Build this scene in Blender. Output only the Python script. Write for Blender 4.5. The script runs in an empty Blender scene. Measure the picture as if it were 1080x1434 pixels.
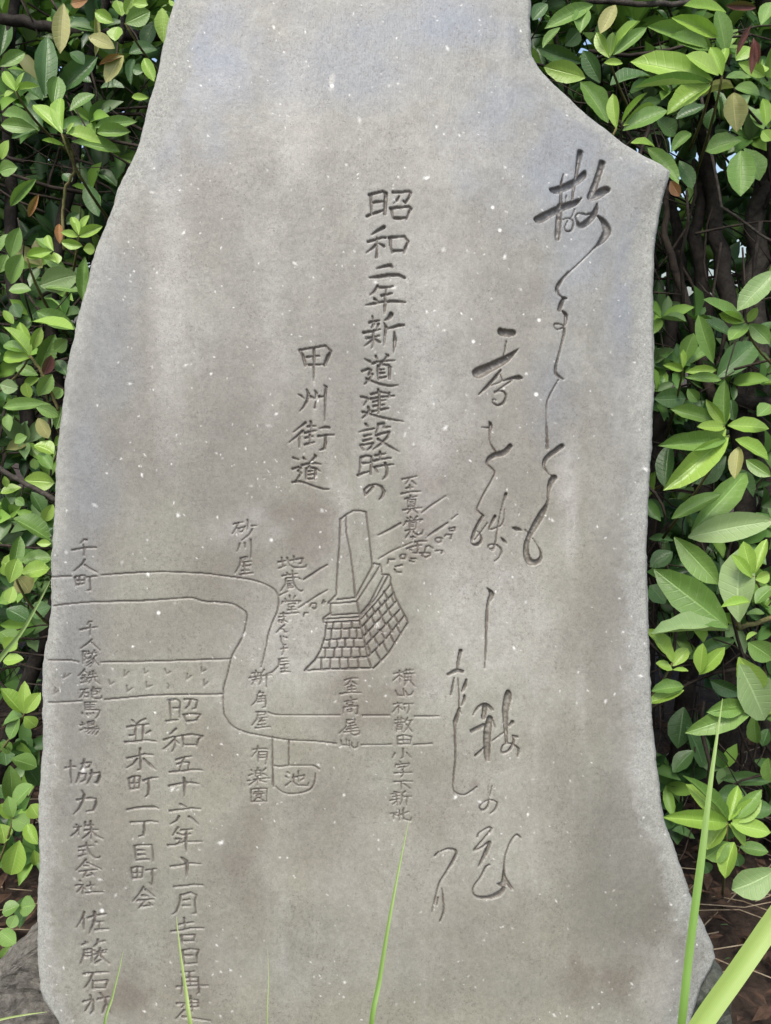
import bpy, math, random
import numpy as np
from mathutils import Vector, Matrix, noise

C = bpy.context.scene.collection
S = bpy.context.scene
PX = 0.0009            # one photo pixel on the stone, in metres
F = 1150.0             # focal length in photo pixels
D = F * PX             # camera distance from the stone face
TILT = math.radians(12)
O = Vector((0, 0, 0.72))
U = Vector((1, 0, 0)); V = Vector((0, math.sin(TILT), math.cos(TILT))); N = Vector((0, -math.cos(TILT), math.sin(TILT)))

# ------------------------------------------------------------------ camera
cam = bpy.data.cameras.new('camera'); co = bpy.data.objects.new('camera', cam); C.objects.link(co)
M = Matrix((U, V, N)).transposed().to_4x4(); M.translation = O + N * D
co.matrix_world = M
cam.sensor_fit = 'VERTICAL'; cam.sensor_height = 24
cam.lens = 24 * F / 1434
cam.clip_start = 0.01; cam.clip_end = 500
S.camera = co

# ------------------------------------------------------------------ sky, sun, exposure
SUN_EL, SUN_AZ = math.radians(58), math.radians(-22)    # azimuth: from the viewer's side (-Y), turned to the left
w = bpy.data.worlds.new('World'); S.world = w; w.use_nodes = True
nt = w.node_tree; bg = nt.nodes['Background']
sky = nt.nodes.new('ShaderNodeTexSky'); sky.sky_type = 'NISHITA'; sky.sun_disc = False
sky.sun_elevation = SUN_EL; sky.air_density = 1.0; sky.dust_density = 4.0; sky.ozone_density = 1.0
nt.links.new(sky.outputs[0], bg.inputs[0]); bg.inputs[1].default_value = 0.14
sun_dir = Vector((math.sin(SUN_AZ) * math.cos(SUN_EL), -math.cos(SUN_AZ) * math.cos(SUN_EL), math.sin(SUN_EL)))
sky.sun_rotation = math.atan2(sun_dir.x, sun_dir.y)
sl = bpy.data.lights.new('sun', 'SUN'); so = bpy.data.objects.new('sun', sl); C.objects.link(so)
sl.energy = 1.4; sl.angle = math.radians(16); sl.color = (1, 0.97, 0.92)
so.rotation_euler = sun_dir.to_track_quat('Z', 'Y').to_euler()
so.location = sun_dir * 20
S.view_settings.view_transform = 'Standard'; S.view_settings.look = 'None'
S.view_settings.exposure = 0.85; S.view_settings.gamma = 1
S.view_settings.use_curve_mapping = False
S.cycles.max_bounces = 8

# ------------------------------------------------------------------ traced strokes and leaves
STROKES = """
@ 480 250 8.967 3.6 center
昭 355,205 357,330 362,440|335,205 430,180 505,163 545,190,48 537,300,46 530,445,38|385,300 505,288|305,475 370,447 440,425 505,402|632,172 740,172 830,158 860,180 830,240 790,300 760,280|710,225,26 685,270 640,315,14|610,375 622,440 630,490|600,375 720,362 835,352 860,380 830,430 800,510|650,495 730,500 800,492
和 520,610,48 450,650,40 360,710,14|320,795,34 420,768,30 500,740,30 540,742,30|430,745,24 432,850,24 425,985,42|415,835,34 370,880 295,935,14|455,815,18 520,850,36|600,745 600,830 622,930|585,745 700,730 780,728 825,790 790,860 770,935|635,908 760,905
二 430,1130,18 510,1105,34 600,1088,44 625,1115,28|335,1245,18 450,1232,44 600,1210,44 700,1208,40 780,1245,36
@ 480 400 8.967 3.4 center
年 440,5 400,70 345,120,12|440,20 520,25 635,10|490,125 560,110 620,95|400,165 440,200|290,245,16 390,225 470,208 600,197 700,198 790,208,18|550,30,26 535,130,24 532,250,40 524,350,12
新 375,385,26 385,435|335,462 400,450 462,438|390,480 365,530|450,480 430,540|262,590 370,572 470,550|300,658 380,650 465,628|385,570 385,670 378,760,20 360,790,14|375,680 330,715 275,760,10|405,675 470,712,28|610,360,60 585,400,50 530,435,20|520,465,16 545,520,42 530,620,34 520,750,14|560,540,20 640,520,34 700,500,38 770,495,30|650,580,20 658,680,52 642,840,14
道 275,920,18 345,955,34|245,1075 320,1045 360,1062 330,1115 375,1112 340,1170 280,1235|300,1170 380,1205 480,1240 600,1262,30 700,1252,8|415,885 440,930|545,860,20 570,880,34 500,950,14|375,978 440,955 550,945 655,938|490,965 445,1030|445,1010 445,1100 450,1180|455,1005 520,990 580,1000 620,1030,12|590,1020,40 590,1090,40 590,1170,30|465,1055 520,1050|465,1102 530,1095|465,1158 550,1145
@ 480 550 8.967 3.2 center
建 445,-40 458,0,34 462,100,40 450,255,26|360,20 470,-8 600,12|355,78 440,62 560,45 650,40|590,5 578,60|385,115 440,100 540,92|385,170 440,160 525,152|370,238 430,225|480,212 580,198|230,48 300,65 320,80 265,160|320,180 335,225,34 290,285 250,318|250,240 340,265 440,298 600,335,30 765,362,12
設 290,395 322,430|205,495,14 300,468 400,452|270,545 360,525|260,605 365,580|225,665 260,720|225,660 300,650 385,635 350,690 310,722|445,395 440,450 420,500|450,392 520,388 515,438 600,432|420,535 500,512 590,492 560,560,34 480,645,30 380,718,12|440,580 500,618 600,680,28 715,745,14
時 225,820 220,940 205,1030|225,815 290,795 362,800 360,900,36 350,1025,28|240,885 345,880|190,1038 260,1010 340,990|410,790 480,775 540,765|470,745 470,840|380,860 470,838 605,820|395,935 500,915 640,902|535,885 560,960,34 550,1040,34 505,1090,14|405,945 442,1000
の 380,1185 330,1240 285,1290 270,1220 330,1170 420,1150,24 490,1182,34 520,1240,40 500,1300,38 460,1342,20
@ 390 470 10.8 3.0 left
甲 320,225,30 370,300,46 410,450,40|315,220 420,200 560,178 710,152 800,235,30 750,310,60 700,440,50|430,325 540,312 620,308|455,440 560,440 680,435|535,190,44 540,330,40 535,500,34 535,680,8
州 300,890,16 350,912,34 390,955,24|430,820,30 455,880,44 430,990,44 380,1080,30 320,1150,12|550,830,24 575,870,44 560,950,20|565,1000,14 550,1090,36|480,920 550,950|615,922 690,922|690,750,20 725,780,44 708,900,40 705,1100,26 700,1290,14
@ 390 580 10.8 2.9 left
街 410,130,40 350,180,30 230,275,12|370,255 300,320 160,435,14|315,340 318,500|440,190 570,180|490,110 500,260|400,285 480,270 570,250|405,362 525,338|475,310 480,440|400,462,36 480,440 545,425|620,220,18 700,200,34 770,205,40|600,335 720,320 840,312|715,330,34 710,440,50 700,515,44 630,545,24
道 225,662 305,690|380,665,40 408,690,24|545,615,28 565,640,44 500,710,28 440,760,16|355,775 430,755 560,745 640,760|215,830 300,805 345,815 295,860 345,890 300,960 260,1020|215,1030 320,1018 430,1050 560,1100 680,1135 765,1135|425,820 420,900 422,990|470,785 430,830|480,815 570,825,40 635,870,14|560,840,44 558,920,44 560,985,34|455,870 520,860|455,920 530,910|455,980 550,972
@ 530 660 8.967 2.4 temple
至 300,103 400,82 482,65|390,90 370,130 345,165|425,125 475,170|350,215 435,200|395,175 400,255|290,285 400,262 530,255
真 335,348 410,330 490,315|405,305 400,340|378,365 375,440|375,362 465,352 460,430 455,455|400,390 440,385|400,415 440,410|378,445 455,438|310,490 420,472 545,460|405,490 390,510 370,535|445,485 495,528
覚 365,590 395,612|405,578 430,605|490,568 455,605|355,630 345,655 315,688|345,640 450,620 555,608 520,635|390,660 400,740|390,655 475,640 470,720|410,675 440,672|410,700 440,697|345,748 400,740 470,728|400,760 375,800 345,840|440,755 455,785 500,800 550,785 565,740
寺 410,830 470,835|440,820 430,860|460,890 530,882 610,880|360,975 450,945 545,930|490,905 500,980 490,1030 435,1028|395,985 425,1000
/line 550,520,20 650,440,22 850,310,16|920,605,16 1000,540,10|600,835,16 720,750,32 870,650,22|0,805,18 140,735,26 280,655,28|0,1105,14 150,1015,18 280,955,16|310,945,14 425,895,12
/bank 893,720 965,710 960,745 905,755 890,725|835,820 850,800 925,795 910,850|715,860 740,840 800,845 790,890 745,900 715,870|585,1010 600,950 640,940 685,970|520,1030 650,1030 650,1060 600,1088 550,1060 580,1020|720,1005 770,995 810,1000 795,1035|270,1075 300,1045 350,1055 335,1105 280,1100 275,1060|415,1100 475,1105|395,1130 445,1140|120,1165 130,1110 205,1108|215,1200 300,1180|205,1235 235,1275 285,1275
@ 410 700 5.978 2.5 obelisk
/pillar 400,165 450,125 510,92 560,92 615,105|400,165 390,400 375,600 365,790|445,135 450,280 485,450 510,650 525,825|615,108 640,300 665,530 670,565|375,838 450,830 525,822|365,795 300,865|300,872 420,866 540,855|540,850 600,760 680,640 735,545|525,825 570,740 660,575|660,575 680,535 735,545|735,545 750,610|315,880 320,970|540,860 560,960|320,970 440,962 560,955|320,950 255,995 260,1025|255,1003 400,993 560,985|265,1030 400,1025 560,1015|565,965 650,860 770,625|560,990 700,820 800,640|570,1005 720,840 825,705|750,625 805,630 825,660 822,710|560,960 562,1015
/blocks 285,1035 270,1150 235,1260 190,1340 100,1430|825,710 850,800 900,900 955,1000 965,1025|100,1432 300,1420 500,1415 680,1412|680,1412 800,1290 900,1130 965,1030|560,1020 580,1100 605,1200 625,1310 660,1412|285,1082 420,1083 570,1075|270,1178 420,1165 590,1165|245,1245 400,1240 600,1235|205,1328 400,1325 620,1320|340,1035 338,1082|412,1033 414,1082|495,1030 498,1078|325,1085 322,1172|405,1085 405,1168|475,1083 475,1165|535,1083 540,1165|310,1175 306,1242|375,1170 372,1240|440,1168 442,1238|510,1166 515,1236|275,1248 270,1326|350,1245 346,1325|415,1242 415,1325|490,1240 492,1323|560,1238 568,1320|240,1330 240,1418|315,1328 312,1418|395,1327 395,1417|465,1326 466,1415|545,1324 555,1413|572,1078 700,935 850,780|590,1150 720,1010 870,850|605,1228 740,1090 905,915|630,1320 770,1180 935,975|610,955 640,1005|665,895 690,955|715,840 745,895|765,770 800,840|600,1045 625,1115|660,980 690,1050|715,915 750,985|770,850 800,925|825,800 850,870|640,1100 665,1170|690,1040 725,1110|745,985 780,1050|800,925 835,990|625,1210 655,1295|680,1150 720,1230|735,1090 775,1175|795,1030 835,1110|850,970 890,1045|690,1260 735,1345|755,1195 800,1285|815,1130 855,1210|870,1060 905,1130
@ 300 720 8.967 2.2 shop
砂 240,128 310,110 365,100|300,115 275,180 230,245|300,180 310,230|290,185 385,165 350,225 310,230|420,75 425,130 418,195|375,165 400,150|470,150 530,145|480,190 440,260 345,332
川 320,370 310,420 285,470|385,365 390,430|460,320 465,420 462,550
屋 330,560 410,538 420,545 400,565 340,585|330,560 325,640 260,745|345,608 465,598|375,620 380,750|360,660 440,650|455,640 445,665|345,715 440,705|325,762 400,750 490,742
@ 370 770 7.967 2.2 bunshop
地 195,90 205,150 210,185|160,140 240,125|165,210 210,190 240,175|255,95 275,130 280,170 330,200 400,203 465,195 470,170|330,75 335,150|290,125 430,98 420,150 390,160
蔵 200,295 280,278 370,270|255,260 260,290|315,240 320,285|245,320 370,312|245,320 235,390 185,465|260,355 310,350|262,380 265,430|262,380 320,370|265,405 310,400|265,430 330,420|290,380 292,425|320,290 330,380 370,440 410,468 430,450|390,320 415,335|165,515 265,465
堂 285,515 295,560|345,520 325,555|235,550 250,575|235,580 410,575 385,600|208,582 195,605|270,610 350,600 340,635 275,645 268,615|305,650 310,710|265,675 355,665|225,720 300,712 390,705
ま 180,720 235,712|165,755 240,745|215,705 220,790 200,815 160,805 170,785 230,795 260,808
ん 225,845 175,885 135,930|185,890 215,890 235,925 262,915
じ 185,965 190,1020 215,1070 245,1062|215,970 225,985|245,980 262,988
ゅ 190,1108 262,1100|215,1085 220,1130 200,1175
屋 165,1225 255,1210|170,1225 160,1300 90,1370 20,1390|170,1250 270,1248|180,1290 270,1275|225,1290 230,1360|190,1330 260,1325|190,1365 290,1362
/line 440,335,22 550,265,24 640,205,18 705,170,18|385,650,16 480,590,18 600,510,18 707,450,14
/bank 510,640 530,600 580,605 585,640 560,665 540,650|440,745 450,710 490,705|665,560 650,600|680,580 660,610
@ 90 740 13.04 2.6 west
千 410,212 360,210 295,280|145,400 300,372 450,350 590,352|345,295,24 365,360,44 360,500,30
人 375,570 320,660 175,785|370,670 470,740 600,805
町 190,900 215,1030|195,890 290,870 380,865 375,930 360,1015|225,1035 360,1010|270,890 280,1030|220,960 360,950|405,900 500,885 600,878|460,900 470,1000 475,1130 400,1138
@ 90 860 7.967 2.2 west
千 305,85 275,90 255,120|180,178 280,158 370,148|290,120 288,240
人 310,285 250,340 180,388|300,320 345,360 400,410
隊 205,425 210,560|205,425 245,418 225,470|225,475 245,500 222,520|270,420 290,435|340,410 325,430|260,450 360,435|310,450 290,490 255,510|285,490 325,540 285,595|290,520 250,550|300,545 255,580|360,460 325,495|320,500 350,540 385,575
鉄 225,620 200,655 160,695|215,640 260,665|200,690 245,680|190,720 255,708|225,690 228,760|200,735 208,750|255,725 245,745|190,770 260,755|290,650 275,680|270,685 355,668|265,720 370,700|320,640 320,700 275,775|325,710 350,750 400,785
砲 185,850 270,835|225,845 205,900 165,945|220,885 225,930|220,885 270,878 265,925 225,930|325,820 305,860|320,845 405,835 385,890|320,870 370,865 365,895 320,900|305,860 310,930 340,950 415,940 420,915
馬 230,990 235,1065|230,990 360,982|285,990 285,1060|235,1020 340,1012|240,1045 340,1038|238,1070 400,1075 385,1120 350,1165|205,1110 215,1130|255,1115 265,1135|290,1110 300,1130|325,1105 335,1120
場 205,1210 210,1270|180,1245 235,1230|180,1300 240,1270|265,1215 270,1260|265,1210 330,1195 325,1240 270,1245|270,1228 320,1220|240,1285 370,1258|290,1280 245,1320|280,1290 385,1280 375,1320 350,1348|320,1290 270,1335|350,1290 310,1340
@ 330 920 6.83 2.0 pond
新 195,135 200,150|155,160 235,150|180,165 185,180|215,160 210,180|130,205 235,185|190,190 195,240|160,225 230,210|185,225 155,270|275,125 240,165|245,165 245,220 230,265|250,185 340,175|295,185 295,295
角 235,330 205,370|225,350 270,345 250,375|210,380 200,420 155,465|215,385 285,375 290,440 285,480 258,488|215,410 285,400|210,435 280,425|248,385 245,435
屋 195,530 290,525|205,535 285,530 280,555 215,565|215,540 205,600 155,660|225,590 300,580|255,590 225,620|225,625 280,610|250,610 250,670|215,655 290,645|190,685 330,670
有 165,890 250,880 310,885|215,855 205,900 155,960|220,920 215,1010|220,915 300,910 300,970 285,1030|230,945 285,940|230,970 285,965
楽 215,1065 205,1085|190,1095 195,1145|190,1095 240,1090 240,1140 195,1148|195,1120 240,1115|150,1085 170,1105|130,1140 170,1120|290,1070 255,1100|260,1120 300,1140|115,1190 200,1175 330,1160|210,1150 210,1230|195,1185 130,1230|225,1185 290,1200
園 150,1270 150,1385|150,1270 300,1260 300,1385|150,1388 300,1385|185,1295 260,1290|220,1280 222,1310|175,1315 270,1310|200,1330 245,1325 245,1345 200,1350 200,1330|215,1350 180,1375|225,1355 265,1375
池 495,1105 520,1120|480,1145 510,1165|480,1235 530,1195|555,1130 555,1200 590,1230 690,1235 700,1205|600,1095 605,1200|545,1160 660,1135 650,1170 620,1185
/pool 365,1045 440,1050 520,1040 720,1040 760,1050 800,1075|385,1240 440,1290 520,1312 640,1300 720,1265 755,1200 765,1115|352,765 355,1045,20 360,1240,18|510,800 512,1040,18
@ 460 930 6.52 2.0 mountain
至 150,150 200,135 270,130|205,145 180,185 150,200|220,165 260,190|175,215 240,205|210,195 212,260|105,275 200,262 300,265|180,240 250,232
高 205,305 210,325|150,345 260,325|170,360 175,380 220,375 225,350 175,355|140,400 135,450|140,398 270,385 265,460 245,455|175,420 215,412 215,435 178,440 175,420
尾 170,515 245,508 235,540 175,550|170,515 160,580 100,635|250,560 180,575|165,600 270,585|140,625 285,612|205,565 210,640 240,655 280,640 285,625
山 115,700 125,740 190,745|165,690 165,740|190,700 200,770|215,720 215,750 235,770 265,760 270,715
/line 310,472 560,470|785,480 1010,475|300,740 580,735|780,738 950,728
@ 460 930 6.52 1.9 village
横 600,90 690,75|650,60 655,170|650,105 590,155|665,115 685,130|700,65 775,55|715,50 715,85|745,50 745,85|690,90 790,85|700,100 700,155|700,100 760,95 755,150|730,90 730,150|700,125 755,120|700,155 760,150|715,160 695,200|750,160 790,205
山 685,230 690,290|615,245 635,290 690,290|705,250 725,290 760,280 775,250
村 595,370 670,360|630,355 650,370|640,380 585,445|640,390 642,450|655,400 680,420|690,370 775,362|735,370 738,420 720,455|695,400 700,430
散 610,515 690,505|635,490 638,540|665,490 665,535|610,545 700,535|630,560 625,620|630,560 675,555 672,620|630,580 670,575|630,600 670,595|725,495 695,540|710,520 770,515|755,520 730,580 690,625|710,550 765,620
田 630,665 635,735|630,665 690,650 760,665 745,735|685,660 685,730|635,700 745,692|635,735 745,728
小 685,775 685,850 660,865|610,815 585,860|715,810 755,855
字 655,895 665,910|620,920 610,945|615,925 740,910 730,935|640,950 710,935 670,970|680,970 690,1000 665,1035|605,1000 765,990
下 600,1080 690,1072 770,1072|665,1075 668,1145|690,1095 745,1140
新 600,1170 660,1180|575,1190 640,1185|620,1195 625,1240|590,1215 650,1205|565,1250 650,1235|625,1240 630,1290|620,1260 590,1285|705,1165 670,1195|680,1200 670,1260 655,1290|690,1215 760,1210|720,1215 715,1295
地 595,1365 600,1430|570,1370 640,1360|600,1380 625,1385|650,1340 650,1430|690,1320 680,1390|640,1390 735,1350|680,1340 690,1420 750,1434 760,1400
@ 730 200 7.17 4 poem~
散 595,90,55 575,200,42 555,330,35 530,450,30 515,560,22|425,315,12 405,400,25 400,560,30 400,640,45|290,462,24 350,475,75 450,440,75 560,380,70 620,330,70 640,290,35|455,530,15 450,600,12|385,640,60 380,760,60 370,880,60 365,955,50|150,765,50 190,760,85 300,700,75 430,640,70 540,600,60 610,550,12|540,665,8 515,730,12 490,760,15|420,770,10 480,755,14 525,790,16 510,870,20 460,885,18 440,850,15 470,780,10|815,200,65 790,280,60 750,400,65 700,540,75|700,545,70 760,520,90 830,480,80 870,468,60|765,610,20 745,690,55 690,770,60 600,830,55 565,790,25 550,740,16 580,705,15 660,715,18 720,700,20|770,730,20 830,790,60 865,870,85 850,920,80 800,990,50 740,1050,18 600,1190,10 440,1340,18 370,1434,35
@ 720 380 6.52 3 poem~
る 500,0,12 430,80,22 395,140,30 395,185,28 430,230,18 480,245,20|455,245,30 430,300,40 415,350,35|440,360,15 475,400,35 470,470,22 450,510,14 400,530,10 370,510,12 375,480,14 430,485,12 460,505,12|460,520,20 455,580,22 430,680,15 400,800,20 380,880,25 385,935,28 450,985,15|410,985,10 360,1070,12 320,1150,14 300,1220,12 295,1434,8
@ 720 590 6.83 3 poem~
も 312,0,6 315,80,20 320,255,30|460,235,45 400,280,45 320,340,40 290,390,35 290,440,25 340,510,10 400,530,20|385,540,60 350,590,50 330,680,25 320,780,25 270,880,60 200,1000,60 150,1090,45 120,1180,50 120,1270,60 150,1340,65 210,1350,50 255,1310,35 255,1250,20 220,1180,8 180,1120,8|105,1035,6 145,1075,10
@ 640 440 8.308 3 poem~
香 505,170,30 515,205,85 580,215,85 640,215,80 660,215,60|578,310,15 565,380,18 545,490,18|205,665,24 250,680,130 380,620,110 500,560,100 600,500,70 715,405,12|515,650,20 450,730,35 360,830,35 255,935,15|505,700,12 520,780,8 400,828,12|530,778,8 640,745,30 720,735,50 755,742,30|640,770,20 540,840,15 440,915,20|440,905,20 520,890,20 570,940,25 550,1020,28 480,1060,25 420,1030,18 425,990,16 460,1000,12
@ 640 580 6.52 3 poem~
を 295,70,10 310,100,30 300,200,14 310,270,14 350,340,20|230,122,10 320,122,18|490,290,40 430,350,50 350,370,45 290,410,35 280,460,20 345,525,14 320,600,14 240,740,14 190,850,16 190,880,14 240,925,18|240,930,25 190,1010,25 150,1100,30 135,1180,15 190,1190,30 225,1140,20 200,1080,10 165,1070,8|160,1150,8 215,1085,10 280,995,10
残 450,730,30 430,790,15 400,900,12 370,1060,14 345,1210,16 310,1230,10|350,935,30 310,1010,16 300,1055,14 370,1035,12 410,1010,12 430,960,8 435,870,8|510,1040,15 550,1050,35 590,1060,12|405,1130,10 430,1155,25 455,1180,10|285,1220,14 300,1195,14 370,1200,16 410,1250,18 385,1310,12 345,1345,8|285,1220,12 330,1245,10 350,1200,8
@ 610 800 5.515 3 poem~
し 400,130,8 435,180,40 405,250,20 395,380,22 390,600,16 380,750,6
け 195,615,30 180,680,25 170,750,20|95,800,20 160,770,30 210,775,25|145,825,10 135,880,16 120,955,14|240,840,18 225,890,28 205,930,16|225,965,20 220,1000,20 200,1040,10|175,830,6 182,950,12 185,1060,14 200,1100,8|185,1060,20 155,1160,35 150,1200,20 155,1434,16 140,1600,14 145,1700,12 215,1730,12 270,1705,12 320,1668,14
桜 290,1110,8 330,1050,18 390,1030,25 440,1070,20|385,1040,45 370,1130,35|280,1235,30 370,1190,30|420,1140,50 400,1250,60 400,1434,45 410,1450,14|440,1150,15 465,1210,8|310,1425,20 385,1355,14|440,1310,10 530,1245,12|560,930,30 560,970,60 540,1080,50 545,1250,30 550,1330,20|595,1165,30 570,1195,16|600,1275,20 635,1280,16|600,1280,14 600,1330,20 560,1390,16 510,1400,14 520,1350,12 570,1330,12 640,1370,18 635,1430,14
@ 590 1040 5.515 3 poem~
の 548,335,8 525,440,10 510,500,14 470,525,16 455,490,12 520,445,10 585,465,14 570,520,14 535,550,8
道 435,730,14 450,700,10 520,660,14 540,675,14 470,760,12 410,835,14 470,810,14 530,770,22 500,850,30 445,960,12|530,945,10 500,965,16 460,1040,12 405,1120,12 405,1170,12 440,1195,20 520,1200,30 600,1170,40 640,1130,30|770,740,14 740,715,14 690,770,12 650,880,10 640,1000,20 640,1090,50 590,1095,12|650,1060,30 700,1130,20
か 105,880,14 135,850,14|150,845,8 210,825,14 270,840,20 255,900,22 190,1010,14 140,1090,12 110,1200,12 85,1310,8|160,1130,8 170,1200,14 175,1300,14 145,1385,12|130,1200,14 120,1260,10
@ 210 970 8.433 2.8 date
昭 230,100 240,200 245,330|215,98 310,80 355,110 350,200 350,300|280,185 345,185|195,340 330,325|410,85 490,80 560,98 540,190 500,195|480,90 460,150 420,195|400,265 430,345|395,265 500,255 595,262 560,310 555,345|440,345 560,328
和 310,430 270,465 235,500|165,562 260,530 370,515|290,530 295,640 260,700|285,560 220,625 160,670|310,580 345,605|385,515 390,570 395,640|380,510 500,500 620,520 570,560 550,640|400,622 545,620
五 310,798 400,770 490,755|400,780 370,840 350,920|320,850 400,828 460,830 450,920|235,942 400,930 500,912 620,920
十 230,1105 350,1080 480,1065 580,1082|400,1010,30 410,1080,40 405,1230,12
六 360,1320 430,1355|235,1400 380,1385 480,1370 600,1375|345,1465 320,1515 245,1555|465,1470 520,1505 570,1555
@ 210 1120 8.433 2.8 date
年 335,330 300,380 270,425|370,365 500,350|325,400 385,425 480,405|310,465 370,470 340,510|215,540 300,535 400,500 620,495|430,370 425,480,34 430,620,14
十 375,690 430,730,44 440,800,44 430,910,12|250,792 350,780 470,755 600,760
一 290,1030 420,1020 520,1005 625,1008
月 365,1130 350,1230 310,1330 270,1355|360,1135 480,1100 550,1130 530,1200 540,1300 545,1345 500,1345|400,1190 475,1180|390,1255 475,1250
@ 210 1270 8.744 2.8 date
吉 360,222 430,205 540,190|420,140 430,290|265,305 400,290 500,265 660,262|385,355 400,450|385,355 550,348 540,400|410,425 540,418
日 400,540 425,710|405,540 500,520 600,535 575,600 575,690|430,605 530,600|430,705 575,695
再 390,810 545,795|480,820 495,960|400,880 385,1070|400,880 590,870 605,1060 580,1065|400,925 590,925|330,985 500,975 710,965
建 330,1190 430,1185 390,1240|420,1270 320,1375|500,1100 520,1290|480,1190 600,1180|480,1240 600,1230|480,1140 590,1150 590,1220|400,1350 550,1375 740,1400
@ 150 990 9.56 2.8 town
並 335,180 385,225|515,165 450,190 385,240|275,272 380,255 560,235|385,250 375,350 385,455|480,265 475,455|305,385 370,378|580,325 520,360|240,475 400,465 520,445 655,465
木 445,560 435,620 450,750,36 450,840 405,850|275,690 400,665 500,635 620,645|400,700 350,770 265,820|490,700 570,775,40 650,840,12
町 290,970 310,1100|285,965 350,935 440,935 435,1010 430,1090|360,950 365,1100|315,1030 420,1020|315,1105 430,1090|485,990 600,955 680,945|550,990 560,1090,36 550,1180 510,1210
一 270,1380 380,1355 500,1345,34 620,1342,34 690,1360
@ 150 1120 8.96 2.7 town
丁 300,285 430,280 550,272 635,280|465,290 468,380,32 455,450 400,462
目 345,590 355,680 365,750|345,580 450,570 560,570 575,660 580,775|385,640 470,635|395,695 480,690|375,760 530,750
町 305,870 320,990|305,865 370,845 450,850 440,975|378,860 378,990|320,925 435,915|325,990 435,980|485,890 620,868|565,890 570,980 565,1080 530,1040
会 460,1100 400,1190 325,1278|480,1130 600,1220|440,1205 510,1212|380,1272 480,1262 590,1250|470,1275 400,1365|440,1345 570,1325|530,1300 570,1330
@ 80 1050 10.8 2.8 maker
協 205,170 205,300 220,510|125,275 285,255|410,150 400,230 360,305|375,215 515,195 480,270 440,275|340,360 320,430 290,500|330,375 440,365 425,460 360,490|525,315 520,400 460,515|500,365 650,350,34 640,420,50 610,500,44 565,495
力 380,620,20 415,680,44 380,800,40 330,900 250,980,12|305,762 400,745 500,735 590,745 590,830,44 550,920,34 450,935
株 265,1180 370,1165|300,1140 320,1155|330,1180 290,1250 210,1310|320,1180 325,1290|430,1100 425,1160|430,1155 550,1140|420,1225 520,1210 620,1210|510,1085 515,1220 520,1355|505,1240 450,1300 390,1345|530,1240 600,1310 690,1345
@ 80 1160 10.8 2.5 maker
式 335,292 440,270 560,258|440,220 460,300,34 510,400 580,450 630,455 655,425|595,210 610,225|340,340 430,332|395,345 390,400|335,430 440,395
会 440,475 370,560 285,640|450,520 520,550 670,620|410,570 480,572|340,660 480,640 610,625|440,665 400,745|450,725 540,705|520,680 555,710
社 350,795 370,815|285,870 400,855|385,865 350,920 305,970|385,900 385,1005|400,920 425,925|500,820 520,880 520,965|455,880 560,862|435,985 530,970 700,965
@ 80 1270 8.742 3 maker
佐 335,70,30 300,160 235,260,12|325,150 325,280|460,70,40 450,200,34 390,335,12|380,140 480,110 600,90|480,190 570,180|515,195 515,275|470,285 630,272
藤 305,470 375,440|345,430 360,460|500,405 490,450 450,495|490,440 590,420|330,530 325,600 285,705|335,535 420,520 425,680|345,575 415,565|345,615 415,605|450,540 470,560|530,510 500,580|450,590 600,560|480,560 610,530|500,600 460,660|530,600 570,640 640,700|470,690 540,650
石 325,825 480,810 630,800|430,830 400,910 340,995|435,910 440,1000|440,915 620,905 590,995|440,1000 590,995
材 325,1165 440,1135|410,1090 420,1150 345,1280|440,1150 445,1270 410,1310|500,1135 640,1105|530,1060 590,1140 600,1200 555,1300|600,1180 660,1320
@ 50 780 3.6 2.2 map
/road 70,103 160,98 180,97|330,93 480,82 650,76 850,85 900,90
/road 80,250 150,240 300,228 540,222 750,208 800,210 850,225 980,235 1040,265 1065,290 1060,340 1040,410 1000,480 985,515 965,600 948,660 945,740 950,792
/range 60,523 180,523 215,530|330,532 600,527 985,515
/range 60,737 235,727|350,720 600,698 945,693
/mark 150,590 140,612 175,590
/mark 100,662 92,692 118,675
/mark 370,622 375,645 395,632
/mark 448,575 446,604 470,580
/mark 548,567 550,590 567,577
/mark 652,567 660,592 680,580
/mark 765,590 762,620 785,600
/mark 835,558 838,582 858,570
/mark 848,620 850,650 868,632
/mark 558,630 560,660 588,648
/mark 460,650 462,680 490,660
/mark 664,640 672,648 668,665
@ 280 780 5.12 2.2 map
/road 0,116 150,135 350,162 450,190 520,225 555,265 565,310 555,390 520,470 490,560 475,640 455,730 440,790
/road 173,1126 190,1160 240,1220 330,1260 400,1275 520,1297 650,1315 820,1322 980,1340|490,1115 530,1130 620,1135 1005,1135
"""
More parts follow.
